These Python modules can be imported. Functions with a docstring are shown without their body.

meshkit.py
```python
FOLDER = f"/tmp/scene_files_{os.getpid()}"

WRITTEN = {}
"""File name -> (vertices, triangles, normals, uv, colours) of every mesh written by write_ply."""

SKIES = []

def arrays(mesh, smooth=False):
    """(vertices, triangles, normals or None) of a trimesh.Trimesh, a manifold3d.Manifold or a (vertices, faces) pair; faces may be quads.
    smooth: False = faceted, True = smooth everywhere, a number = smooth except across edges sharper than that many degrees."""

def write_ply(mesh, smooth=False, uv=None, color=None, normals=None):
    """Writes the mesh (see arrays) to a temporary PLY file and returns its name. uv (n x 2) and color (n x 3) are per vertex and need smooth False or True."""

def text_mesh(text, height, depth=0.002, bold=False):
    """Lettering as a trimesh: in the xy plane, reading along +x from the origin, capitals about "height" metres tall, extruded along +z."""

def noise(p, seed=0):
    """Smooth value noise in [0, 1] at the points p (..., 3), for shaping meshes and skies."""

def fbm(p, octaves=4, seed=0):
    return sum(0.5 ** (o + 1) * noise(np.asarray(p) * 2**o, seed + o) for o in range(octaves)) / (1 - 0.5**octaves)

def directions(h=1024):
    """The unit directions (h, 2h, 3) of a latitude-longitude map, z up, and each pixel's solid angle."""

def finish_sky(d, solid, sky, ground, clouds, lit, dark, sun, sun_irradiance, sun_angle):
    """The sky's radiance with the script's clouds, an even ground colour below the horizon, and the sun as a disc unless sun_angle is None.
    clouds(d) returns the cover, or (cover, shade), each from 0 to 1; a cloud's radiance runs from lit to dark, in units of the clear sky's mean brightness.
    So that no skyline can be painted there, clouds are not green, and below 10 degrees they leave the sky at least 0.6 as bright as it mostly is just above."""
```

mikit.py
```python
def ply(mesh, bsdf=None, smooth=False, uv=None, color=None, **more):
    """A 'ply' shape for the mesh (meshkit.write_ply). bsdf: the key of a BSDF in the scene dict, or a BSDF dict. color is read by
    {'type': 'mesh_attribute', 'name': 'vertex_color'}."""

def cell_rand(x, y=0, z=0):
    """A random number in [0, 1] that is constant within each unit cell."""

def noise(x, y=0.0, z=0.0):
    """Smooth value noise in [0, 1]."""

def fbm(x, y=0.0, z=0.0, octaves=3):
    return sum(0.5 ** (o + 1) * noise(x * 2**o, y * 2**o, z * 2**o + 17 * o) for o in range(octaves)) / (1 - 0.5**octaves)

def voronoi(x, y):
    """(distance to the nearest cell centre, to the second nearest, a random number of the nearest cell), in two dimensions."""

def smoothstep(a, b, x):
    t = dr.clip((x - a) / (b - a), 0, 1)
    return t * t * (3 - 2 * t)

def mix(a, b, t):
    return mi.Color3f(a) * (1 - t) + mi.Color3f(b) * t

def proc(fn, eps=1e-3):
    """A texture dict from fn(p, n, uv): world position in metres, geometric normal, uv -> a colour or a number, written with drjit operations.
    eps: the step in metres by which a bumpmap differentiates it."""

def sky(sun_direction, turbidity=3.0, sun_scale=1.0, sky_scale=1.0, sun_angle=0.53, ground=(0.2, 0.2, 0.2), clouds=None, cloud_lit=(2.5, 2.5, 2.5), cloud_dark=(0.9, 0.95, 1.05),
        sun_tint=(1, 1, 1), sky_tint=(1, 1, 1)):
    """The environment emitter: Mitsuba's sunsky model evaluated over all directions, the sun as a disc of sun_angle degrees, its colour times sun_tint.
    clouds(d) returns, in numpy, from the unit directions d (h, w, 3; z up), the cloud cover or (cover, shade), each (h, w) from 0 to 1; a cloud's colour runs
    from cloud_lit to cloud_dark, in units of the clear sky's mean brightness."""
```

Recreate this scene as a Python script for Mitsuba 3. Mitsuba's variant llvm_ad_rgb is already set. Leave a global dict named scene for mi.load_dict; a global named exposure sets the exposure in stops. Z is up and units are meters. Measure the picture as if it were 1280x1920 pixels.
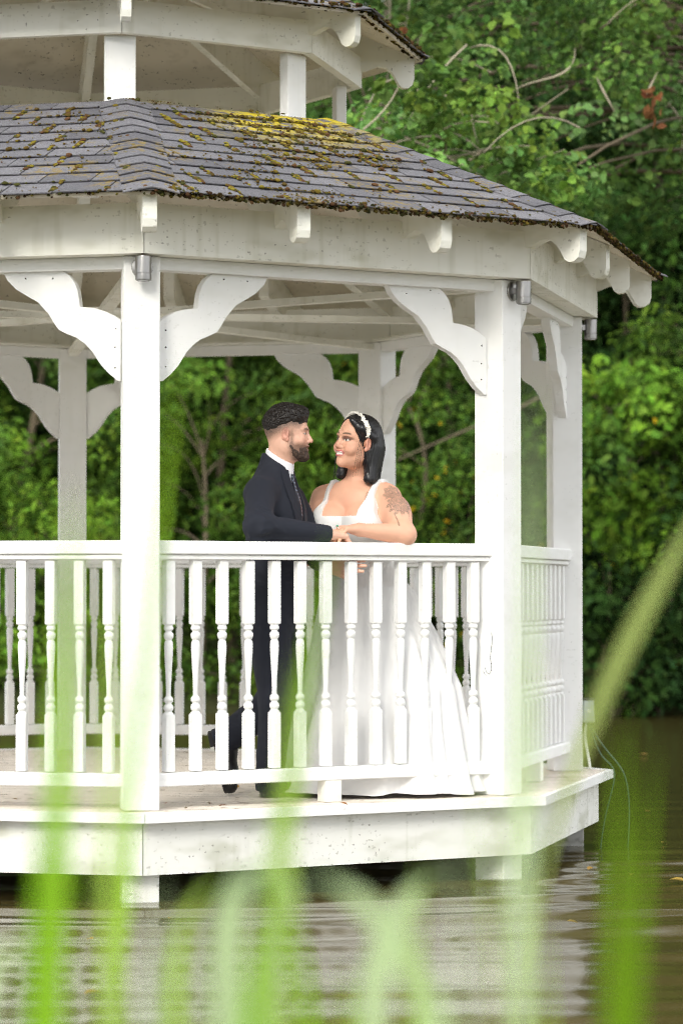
import math, random
import numpy as np, trimesh, drjit as dr, mitsuba as mi, mikit, meshkit
from shapely.geometry import Polygon, box as sbox
from scipy.spatial.transform import Rotation
T = mi.ScalarTransform4f
scene, labels = {}, {}
RNG = np.random.default_rng(7)

# ---------------------------------------------------------------- camera, sky, exposure
# The camera crouches on the near bank behind the reeds, 1.28 m above the water (z = 0), looking along +y with a 100 mm lens.
PITCH = 0.0272
scene['camera'] = {'type': 'thinlens', 'fov': 2 * math.degrees(math.atan(640 / 5501.33)), 'fov_axis': 'x',
                   'aperture_radius': 0.0195, 'focus_distance': 12.75, 'near_clip': 0.05, 'far_clip': 400.0,
                   'to_world': T().look_at([0, 0, 1.28], [0, math.cos(PITCH), 1.28 + math.sin(PITCH)], [0, 0, 1])}
scene['sky'] = mikit.sky((-0.30, -0.80, 0.50), turbidity=3, sun_scale=0.30, sun_angle=20, clouds=lambda d: 1.0,
                         cloud_lit=(2.45, 2.5, 2.55), sun_tint=(0.80, 0.97, 1.30))
labels['sky'] = {'kind': 'structure'}
exposure = 3.0

# ---------------------------------------------------------------- helpers
def nrm(v):
    v = np.asarray(v, float); return v / (np.linalg.norm(v) + 1e-12)

def free(key):
    if key not in scene and key not in labels: return key
    i = 1
    while f'{key}_{i:03d}' in scene or f'{key}_{i:03d}' in labels: i += 1
    return f'{key}_{i:03d}'

_next = {}
def name_for(key):
    n = _next.get(key, 0); _next[key] = n + 1
    return key if n == 0 else f'{key}_{n:03d}'

def put(name, shape, parent=None, at=None, label=None, cat=None, group=None, kind=None):
    key = name_for((parent + '__' if parent else '') + name)
    s = dict(shape)
    if at is not None: s['to_world'] = at
    scene[key] = s
    tag(key, label, cat, group, kind)
    return key

def tag(key, label=None, cat=None, group=None, kind=None):
    d = {k: v for k, v in (('label', label), ('category', cat), ('group', group), ('kind', kind)) if v}
    if d: labels[key] = {**labels.get(key, {}), **d}

def thing(name, label, cat, group=None):
    key = name_for(name); tag(key, label, cat, group); return key

def cat_meshes(ms):
    return trimesh.util.concatenate([trimesh.Trimesh(*m[:2], process=False) if isinstance(m, tuple) else m for m in ms])

def obox(c, h, e1=(1, 0, 0), e2=(0, 1, 0), e3=(0, 0, 1), bev=0.0):
    """box with centre c, half sizes h along axes e1 e2 e3; bevelled when bev > 0"""
    E = np.array([nrm(e1), nrm(e2), nrm(e3)])
    if bev <= 0:
        m = trimesh.creation.box(extents=2 * np.asarray(h, float))
        v, f = m.vertices, m.faces
    else:
        h = np.asarray(h, float); pts = []
        for sx in (-1, 1):
            for sy in (-1, 1):
                for sz in (-1, 1):
                    for k in range(3):
                        q = h - bev; q[k] = h[k]; pts.append(q * (sx, sy, sz))
        m = trimesh.convex.convex_hull(np.array(pts)); v, f = m.vertices, m.faces
    v = v @ E + np.asarray(c, float)
    m = trimesh.Trimesh(v, f, process=False)
    if np.linalg.det(E) < 0: m.invert()
    return m

def prism(poly, depth, o, ex, ey, ez):
    """polygon (n,2) in the plane (ex, ey) at o, extruded by depth along ez, centred"""
    p = poly if isinstance(poly, Polygon) else Polygon(poly)
    m = trimesh.creation.extrude_polygon(p, depth, engine='earcut')
    E = np.array([nrm(ex), nrm(ey), nrm(ez)])
    v = (m.vertices - [0, 0, depth / 2]) @ E + np.asarray(o, float)
    m = trimesh.Trimesh(v, m.faces, process=False)
    if np.linalg.det(E) < 0: m.invert()
    return m

def lathe(profile, n=10):
    r, z = np.array(profile).T
    a = np.arange(n) * 2 * np.pi / n
    v = np.stack([r[:, None] * np.cos(a), r[:, None] * np.sin(a), np.repeat(z[:, None], n, 1)], -1).reshape(-1, 3)
    i, j = np.meshgrid(np.arange(len(r) - 1), np.arange(n), indexing='ij')
    q = np.stack([i * n + j, i * n + (j + 1) % n, (i + 1) * n + (j + 1) % n, (i + 1) * n + j], -1).reshape(-1, 4)
    return trimesh.Trimesh(v, np.vstack([q[:, [0, 1, 2]], q[:, [0, 2, 3]]]), process=False)

def smooth_path(pts, n):
    from scipy.interpolate import CubicSpline
    pts = np.asarray(pts, float)
    t = np.r_[0, np.cumsum(np.linalg.norm(np.diff(pts, axis=0), axis=1))]
    return CubicSpline(t, pts)(np.linspace(0, t[-1], n))

def tube(pts, radii, sides=6):
    p = np.asarray(pts, float)
    t = np.gradient(p, axis=0); t /= np.linalg.norm(t, axis=1, keepdims=True) + 1e-12
    a = np.cross(t, np.where(np.abs(t[:, 2:]) < 0.9, [0, 0, 1.0], [1.0, 0, 0]))
    a /= np.linalg.norm(a, axis=1, keepdims=True) + 1e-12
    b, ang = np.cross(t, a), np.arange(sides) * 2 * np.pi / sides
    r = np.broadcast_to(radii, (len(p),))
    v = p[:, None] + r[:, None, None] * (np.cos(ang)[None, :, None] * a[:, None] + np.sin(ang)[None, :, None] * b[:, None])
    n = len(p)
    i, j = np.meshgrid(np.arange(n - 1), np.arange(sides), indexing='ij')
    q = np.stack([i * sides + j, i * sides + (j + 1) % sides, (i + 1) * sides + (j + 1) % sides, (i + 1) * sides + j], -1).reshape(-1, 4)
    v = np.vstack([v.reshape(-1, 3), p[:1], p[-1:]])
    k = np.arange(sides)
    caps = np.vstack([np.stack([k * 0 + n * sides, (k + 1) % sides, k], 1), np.stack([k * 0 + n * sides + 1, (n - 1) * sides + k, (n - 1) * sides + (k + 1) % sides], 1)])
    return trimesh.Trimesh(v, np.vstack([q[:, [0, 1, 2]], q[:, [0, 2, 3]], caps]), process=False)

# ---------------------------------------------------------------- materials
def rgb(*c): return {'type': 'rgb', 'value': list(c)}
def two(b): return {'type': 'twosided', 'bsdf': b}
N, F, S, M = mikit.noise, mikit.fbm, mikit.smoothstep, mikit.mix

def paint(base, dirt_col, dirt, speck, rough=0.45, grain=0.0006):
    def col(p, n, uv):
        c = mi.Color3f(*base) * (0.95 + 0.08 * F(p.x * 3, p.y * 3, p.z * 3))
        big = S(0.52, 0.78, F(p.x * 4.1 + 3, p.y * 4.1, p.z * 7.0, 4))
        streak = S(0.55, 0.85, F(p.x * 23, p.y * 23, p.z * 2.2 + 5, 3))
        c = M(c, mi.Color3f(*dirt_col), dr.clip(dirt * (0.75 * big + 0.5 * streak), 0, 0.9))
        mould = S(0.66, 0.74, F(p.x * 60 + 9, p.y * 60, p.z * 60, 3)) * S(0.42, 0.62, F(p.x * 5, p.y * 5 + 4, p.z * 5, 2))
        c = M(c, mi.Color3f(0.16, 0.15, 0.10), dr.clip(mould * speck, 0, 0.85))
        spot = S(0.86, 0.885, N(p.x * 75 + 31, p.y * 75, p.z * 75)) * S(0.55, 0.7, N(p.x * 7, p.y * 7, p.z * 7 + 8))
        return M(c, mi.Color3f(0.10, 0.085, 0.06), dr.clip(spot * speck * 1.6, 0, 0.9))
    def bump(p, n, uv):
        return grain * (N(p.x * 420, p.y * 420, p.z * 55) + 1.2 * N(p.x * 60, p.y * 60, p.z * 260 + 5) + 2.0 * F(p.x * 14, p.y * 14, p.z * 14, 2))
    return two({'type': 'bumpmap', 'arbitrary': mikit.proc(bump, 1e-3), 'scale': 1.0,
                'bsdf': {'type': 'principled', 'base_color': mikit.proc(col), 'roughness': rough, 'specular': 0.4}})

scene['white_paint'] = paint((0.78, 0.78, 0.77), (0.55, 0.55, 0.47), 0.28, 0.10)
scene['beam_paint'] = paint((0.78, 0.775, 0.71), (0.46, 0.45, 0.33), 0.62, 0.32, 0.5)
scene['ceiling_paint'] = paint((0.60, 0.55, 0.455), (0.36, 0.32, 0.24), 0.6, 0.7, 0.7, 0.0003)
scene['rim_paint'] = paint((0.72, 0.72, 0.68), (0.36, 0.37, 0.27), 0.75, 0.45, 0.55)

def deck_col(p, n, uv):
    c = M(mi.Color3f(0.66, 0.61, 0.55), mi.Color3f(0.48, 0.42, 0.35), F(p.x * 2.0, p.y * 22, 0.0, 3))
    c = c * (0.85 + 0.3 * N(p.x * 6, p.y * 150, 3.0))
    return M(c, mi.Color3f(0.2, 0.15, 0.09), 0.7 * S(0.68, 0.76, F(p.x * 22, p.y * 22, 1.0, 3)))
scene['deck_paint'] = two({'type': 'principled', 'base_color': mikit.proc(deck_col), 'roughness': 0.55})

def shingle_mat(tone):
    def col(p, n, uv):
        g = N(p.x * 230, p.y * 230, p.z * 230)
        c = mi.Color3f(*tone) * (0.55 + 0.9 * g) * (0.8 + 0.4 * F(p.x * 5, p.y * 5, p.z * 5))
        ox, oy = p.x + 1.1927, p.y - 14.5329
        r = dr.sqrt(ox * ox + oy * oy)
        # yellow lichen that has spread below the upper storey, and a thin film of moss everywhere
        lich = S(2.02, 1.60, r + 0.30 * F(p.x * 7, p.y * 7, 0, 3)) * S(-0.02, 0.30, p.x + 0.68) * S(1.05, 0.65, p.x + 0.45) * S(0.34, 0.56, F(p.x * 30, p.y * 30, p.z * 30, 3)) * S(3.75, 3.65, p.z)
        c = M(c, mi.Color3f(0.42, 0.33, 0.02), dr.clip(lich, 0, 0.95))
        film = S(0.52, 0.72, F(p.x * 4.2 + 8, p.y * 4.2, 0, 3)) * S(0.50, 0.66, F(p.x * 55, p.y * 55, p.z * 55, 2))
        return M(c, mi.Color3f(0.17, 0.12, 0.03), dr.clip(0.8 * film, 0, 0.8))
    return two({'type': 'principled', 'base_color': mikit.proc(col), 'roughness': 0.75, 'specular': 0.3})
SH = ['shingle_grey', 'shingle_dark', 'shingle_violet']
for k, t in zip(SH, ((0.104, 0.102, 0.112), (0.084, 0.082, 0.091), (0.122, 0.119, 0.130))): scene[k] = shingle_mat(t)

def vc(rough=0.6, **kw): return two({'type': 'principled', 'base_color': {'type': 'mesh_attribute', 'name': 'vertex_color'}, 'roughness': rough, **kw})
scene['moss_mat'] = vc(0.95, specular=0.1)
scene['steel'] = two({'type': 'principled', 'base_color': rgb(0.34, 0.33, 0.32), 'metallic': 1.0, 'roughness': 0.32})
scene['plastic_grey'] = two({'type': 'principled', 'base_color': rgb(0.42, 0.46, 0.47), 'roughness': 0.5})
scene['cable_white'] = two({'type': 'principled', 'base_color': rgb(0.7, 0.7, 0.66), 'roughness': 0.5})
scene['cable_green'] = two({'type': 'principled', 'base_color': rgb(0.05, 0.09, 0.05), 'roughness': 0.5})
scene['dark_metal'] = two({'type': 'principled', 'base_color': rgb(0.03, 0.03, 0.03), 'roughness': 0.5})
def conc(p, n, uv):
    return M(mi.Color3f(0.40, 0.40, 0.37), mi.Color3f(0.10, 0.10, 0.07), S(0.45, 0.7, F(p.x * 12, p.y * 12, p.z * 16, 3)))
scene['concrete'] = two({'type': 'principled', 'base_color': mikit.proc(conc), 'roughness': 0.8})
def soil(p, n, uv):
    return M(mi.Color3f(0.045, 0.035, 0.018), mi.Color3f(0.03, 0.06, 0.015), F(p.x * 1.5, p.y * 1.5, p.z * 1.5, 4))
scene['soil'] = two({'type': 'principled', 'base_color': mikit.proc(soil), 'roughness': 0.95, 'specular': 0.1})
def bark(p, n, uv):
    return M(mi.Color3f(0.19, 0.15, 0.10), mi.Color3f(0.07, 0.055, 0.035), F(p.x * 18, p.y * 18, p.z * 5, 3))
scene['bark'] = two({'type': 'principled', 'base_color': mikit.proc(bark), 'roughness': 0.9})
scene['pale_bark'] = two({'type': 'principled', 'base_color': rgb(0.36, 0.31, 0.23), 'roughness': 0.85})
scene['leaf'] = {'type': 'principledthin', 'base_color': {'type': 'mesh_attribute', 'name': 'vertex_color'}, 'roughness': 0.33, 'diff_trans': 0.75, 'spec_trans': 0.0}
scene['reed_leaf'] = {'type': 'principledthin', 'base_color': {'type': 'mesh_attribute', 'name': 'vertex_color'}, 'roughness': 0.4, 'diff_trans': 0.9, 'spec_trans': 0.0}
scene['water_mat'] = {'type': 'roughplastic', 'diffuse_reflectance': rgb(0.070, 0.055, 0.017), 'int_ior': 1.33, 'alpha': 0.015, 'distribution': 'ggx'}
# ---------------------------------------------------------------- the gazebo: octagon frame of axes
OX, OY, PHI = -1.1927, 14.5329, -1.4193
DECK = 0.375
UP = np.array([0, 0, 1.0])
def ang(k): return PHI + k * math.pi / 4
def rdir(k): return np.array([math.cos(ang(k)), math.sin(ang(k)), 0])
def vx(k, R, z=0.0): return np.array([OX, OY, 0]) + R * rdir(k) + [0, 0, z]
def facet(k):
    """origin direction axes of side k (from corner k to corner k+1): along, outward"""
    e1 = nrm(vx(k + 1, 1) - vx(k, 1)); return e1, rdir(k + 0.5)
C8 = math.cos(math.pi / 8)

def ring_piece(k, Ro, Ri, z0, z1, gap=0.002):
    """mitred board of side k between circumradii Ro and Ri"""
    e1, _ = facet(k)
    pts = []
    for R, kk, s in ((Ro, k, 1), (Ro, k + 1, -1), (Ri, k + 1, -1), (Ri, k, 1)):
        pts.append((vx(kk, R) + e1 * s * gap)[:2])
    m = trimesh.creation.extrude_polygon(Polygon(pts), z1 - z0, engine='earcut')
    m.apply_translation([0, 0, z0]); return m

G = thing('gazebo', 'white two tiered octagonal timber gazebo with mossy grey shingle roof standing in the pond', 'gazebo')
RP, PW = 2.35, 0.076
post_shape = mikit.ply(obox((0, 0, (2.672 - DECK) / 2), (PW, PW, (2.672 - DECK) / 2), bev=0.004), 'white_paint')
for k in range(8):
    put('post', post_shape, G, T().translate(vx(k, RP, DECK).tolist()).rotate([0, 0, 1], math.degrees(ang(k))))
pile_shape = mikit.ply(obox((0, 0, 0), (PW, PW, 0.55), bev=0.004), 'rim_paint')
pile_c = mikit.ply(obox((0, 0, 0), (PW * 1.05, PW * 1.05, 0.55), bev=0.006), 'concrete')
for k in range(8):
    put('pile', pile_c if k in (2, 3, 4) else pile_shape, G, T().translate(vx(k, RP, DECK - 0.045 - 0.55).tolist()).rotate([0, 0, 1], math.degrees(ang(k))))
for k in range(8):
    put('fascia_beam', mikit.ply(ring_piece(k, 2.525, 2.475, 2.675, 2.885), 'beam_paint'), G)
    put('soffit_board', mikit.ply(ring_piece(k, 2.473, 2.29, 2.676, 2.692), 'beam_paint'), G)
    e1, e2 = facet(k)
    c = (vx(k, RP) + vx(k + 1, RP)) / 2
    L = np.linalg.norm(vx(k + 1, RP) - vx(k, RP))
    put('header', mikit.ply(obox(c + e2 * 0.012 + [0, 0, 2.6485], (L / 2 - 0.03, 0.045, 0.0255), e1, e2), 'white_paint'), G)
    put('rim_joist', mikit.ply(ring_piece(k, 2.525, 2.475, 0.117, 0.333), 'rim_paint'), G)
# deck: boards that run left to right, trimmed to the octagon, and a white nosing round the edge
deck = G + '__deck'
octa = Polygon([vx(k, 2.572)[:2] for k in range(8)])
y = OY - 2.6
i = 0
posts = [Polygon([(vx(k, RP) + PW * 1.06 * (a * rdir(k) + b * rdir(k + 2)))[:2] for a, b in ((1, 1), (1, -1), (-1, -1), (-1, 1))]) for k in range(8)]
while y < OY + 2.6:
    p = octa.intersection(sbox(OX - 3, y + 0.003, OX + 3, y + 0.117))
    if p.area > 0.004:
        m = trimesh.creation.extrude_polygon(p, 0.028, engine='earcut')
        m.apply_translation([0, 0, DECK - 0.028 - RNG.uniform(0, 0.0025)])
        put('board', mikit.ply(m, 'deck_paint'), deck)
    y += 0.12
for k in range(8):
    put('nosing', mikit.ply(ring_piece(k, 2.602, 2.573, 0.336, DECK + 0.002, 0.001), 'white_paint'), deck)
put('joist', mikit.ply(cat_meshes([obox((OX + x, OY, 0.25), (0.025, 1.95 if abs(x) < .6 else 2.05 - .55 * abs(x), 0.09)) for x in np.arange(-1.5, 1.51, 0.5)]), 'rim_paint'), deck)

# a split and a knot in the right front post, where the photograph shows them
pb = vx(1, RP); fo = -rdir(3); fs = rdir(1)          # outward and sideways on its left face
for pts, r in ((((.012, 1.10), (.014, 1.03), (.010, .975), (.0125, .93), (-.001, .912), (-.012, .922), (-.020, .945)), .0016), (((-.03, .93), (-.024, .917), (-.012, .905)), .0013)):
    put('split', mikit.ply(tube(smooth_path([pb + fo * (PW + .0002) + fs * u + [0, 0, z] for u, z in pts], 24), np.r_[.0004, np.full(22, r), .0004], 5), 'dark_metal'), G + '__post_001')

# railings
def baluster_mesh():
    h, w = 0.885, 0.0215
    parts = [obox((0, 0, h - 0.135), (w, w, 0.135), bev=0.003), obox((0, 0, 0.12), (w, w, 0.12), bev=0.003)]
    pr = [(w * .98, .232), (w * .98, .240), (.7 * w, .247), (.72 * w, .250), (.98 * w, .257), (1.0 * w, .266), (.9 * w, .274), (.62 * w, .280), (.6 * w, .284), (.92 * w, .291), (.95 * w, .299), (.85 * w, .308),
          (.5 * w, .315), (.48 * w, .33), (.55 * w, .38), (.70 * w, .44), (.84 * w, .49), (.90 * w, .525), (.84 * w, .548), (.6 * w, .556), (.9 * w, .566), (1.0 * w, .577), (.92 * w, .586), (.62 * w, .592),
          (.62 * w, .596), (.95 * w, .603), (.97 * w, .611), (.8 * w, .618), (.9 * w, .622), (1.0 * w, .628)]
    sc = (h - 0.27) / 0.622
    parts.append(lathe([(r, z * 0 + 0.236 + (z - 0.232) / (0.628 - 0.232) * (h - 0.27 + 0.004 - 0.236)) for r, z in pr], 10))
    return cat_meshes(parts)
bal = mikit.ply(baluster_mesh(), 'white_paint', smooth=40)
# the face that the gazebo's walkway to the shore enters by (outside the picture) has no railing
for k in range(8):
    if k == 6: continue
    rail = G + '__' + ('railing' if _next.get('rr', 0) == 0 else f"railing_{_next['rr']:03d}"); _next['rr'] = _next.get('rr', 0) + 1
    e1, e2 = facet(k)
    A, B = vx(k, RP), vx(k + 1, RP)
    L = np.linalg.norm(B - A); c = (A + B) / 2
    half = L / 2 - 0.052
    put('top_rail', mikit.ply(obox(c + [0, 0, 1.4655], (half, 0.048, 0.0285), e1, e2, bev=0.004), 'white_paint'), rail)
    put('sub_rail', mikit.ply(obox(c + [0, 0, 1.4255], (half - 0.01, 0.034, 0.0095), e1, e2, bev=0.002), 'white_paint'), rail)
    put('bottom_rail', mikit.ply(obox(c + [0, 0, 0.496], (half, 0.040, 0.0275), e1, e2, bev=0.004), 'white_paint'), rail)
    put('rail_block', mikit.ply(obox(c + e1 * 0.02 + [0, 0, (DECK + 0.4675) / 2], (0.04, 0.036, (0.4675 - DECK) / 2), e1, e2, bev=0.002), 'beam_paint'), rail)
    for i in range(13):
        p = A + e1 * (0.135 + (L - 0.27) * i / 12) + [0, 0, 0.5275]
        put('baluster', bal, rail, T().translate(p.tolist()).rotate([0, 0, 1], math.degrees(math.atan2(e1[1], e1[0])) + 0.0 + RNG.uniform(-2.5, 2.5)))

# curved brackets under the header, two to a side
outer = [(0, .462), (.012, .462), (.05, .432), (.085, .395), (.125, .336), (.155, .305), (.19, .28), (.235, .262), (.27, .245), (.292, .215), (.315, .178), (.363, .126), (.41, .10), (.46, .07), (.50, .03), (.515, .0)]
inner = [(.25, 0), (.222, .02), (.20, .05), (.187, .085), (.182, .12), (.178, .15), (.15, .152), (.11, .158), (.072, .17), (.04, .185), (.015, .20), (0, .215)]
brk = np.array(outer + inner)
for k in range(8):
    e1, e2 = facet(k)
    for kk, s in ((k, 1), (k + 1, -1)):
        o = vx(kk, RP) + e1 * s * 0.079 + [0, 0, 2.6225] + e2 * 0.006
        bk = put('bracket', mikit.ply(prism(brk, 0.042, o, e1 * s, -UP, e2), 'white_paint'), G)
        if k in (7, 0, 1):
            for u_, w_ in ((.022, .25), (.026, .32), (.024, .40), (.30, .022), (.42, .024)):
                c_ = o + e1 * s * (u_ + RNG.uniform(-.004, .004)) - UP * (w_ + RNG.uniform(-.012, .012)) + e2 * .0205
                put('nail', mikit.ply(tube([c_, c_ + e2 * .0018], RNG.uniform(.0028, .0042), 8), 'dark_metal'), bk)

# rafter tails (two between corners) and whole hip rafters at the corners
SL = 0.413
def roof_z(R, z_eave=2.892, R_eave=2.845): return z_eave + SL * (R_eave - R)
tail = [(0.0, .0), (.335, 0), (.335, .085), (.325, .112), (.30, .126), (.27, .128), (.245, .116), (.225, .088), (.20, .058), (.165, .038), (.12, .032), (.07, .046), (.045, .056), (0, .056)]
def rafter(kpos, R0, R1, zfun, slope, parent, thick=0.04, inner_to=None, name='rafter_tail', h=0.15):
    d = rdir(kpos); ro = C8 / math.cos((kpos - math.floor(kpos) - .5) * math.pi / 4)     # radius of the octagon's outline in this direction
    R0, R1 = R0 * ro, R1 * ro
    L = R1 - R0; sx = L / .335
    s2 = slope / ro
    top = [(-(R0 - (inner_to or R0)), 0), (L, 0)]
    bot = [(u * sx, v * 1.0) for u, v in tail[2:]]
    poly = []
    z0 = zfun(R0 / ro)
    def pt(u, zz): return (u, zz)
    poly.append(((inner_to * ro - R0) if inner_to else -0.1, -s2 * ((inner_to * ro - R0) if inner_to else -0.1)))
    poly.append((L, -s2 * L))
    zt = -s2 * L
    for u, v in bot:                       # bottom outline: the scroll hangs level below the eave
        poly.append((u, zt - 0.010 - v * 1.14))
    u0 = (inner_to * ro - R0) if inner_to else -0.1
    zb = zt - 0.010 - 0.064
    if inner_to:
        poly.append((-0.02, zb)); poly.append((u0, min(zb - s2 * u0, -s2 * u0 - 0.09)))
    else: poly.append((u0, zb))
    pp = Polygon(poly).buffer(0)
    o = np.array([OX, OY, z0]) + d * R0
    put(name, mikit.ply(prism(pp, thick, o, d, UP, np.cross(d, UP)), 'beam_paint'), parent)
RT = G + '__lower_roof'
for k in range(8):
    rafter(k, 2.50, 2.80, lambda R: roof_z(R) - 0.022, SL, RT, 0.058, 1.30, 'hip_rafter')
    for t in (0.335, 0.665):
        # equal spacing along the chord
        P = vx(k, 1) * (1 - t) + vx(k + 1, 1) * t - [OX, OY, 0]
        kp = (math.atan2(P[1], P[0]) - PHI) / (math.pi / 4)
        while kp < k - .01: kp += 8
        while kp > k + 1.01: kp -= 8
        rafter(kp, 2.50, 2.80, lambda R: roof_z(R) - 0.022, SL, RT, 0.060, 2.2)
# ties that cross under the ceiling, joined at a hub
for k in range(8):
    a, b = vx(k, 2.33, 2.648), vx(k, 0.10, 2.652)
    d = nrm(b - a)
    put('tie_beam', mikit.ply(obox((a + b) / 2, (np.linalg.norm(b - a) / 2, 0.03, 0.016), d, np.cross(UP, d), UP), 'beam_paint'), G)
put('tie_hub', mikit.ply(lathe([(0, 2.62), (.11, 2.62), (.12, 2.63), (.12, 2.675), (.11, 2.685), (0, 2.685)], 8), 'beam_paint'), G, T().translate([OX, OY, 0]))

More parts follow.
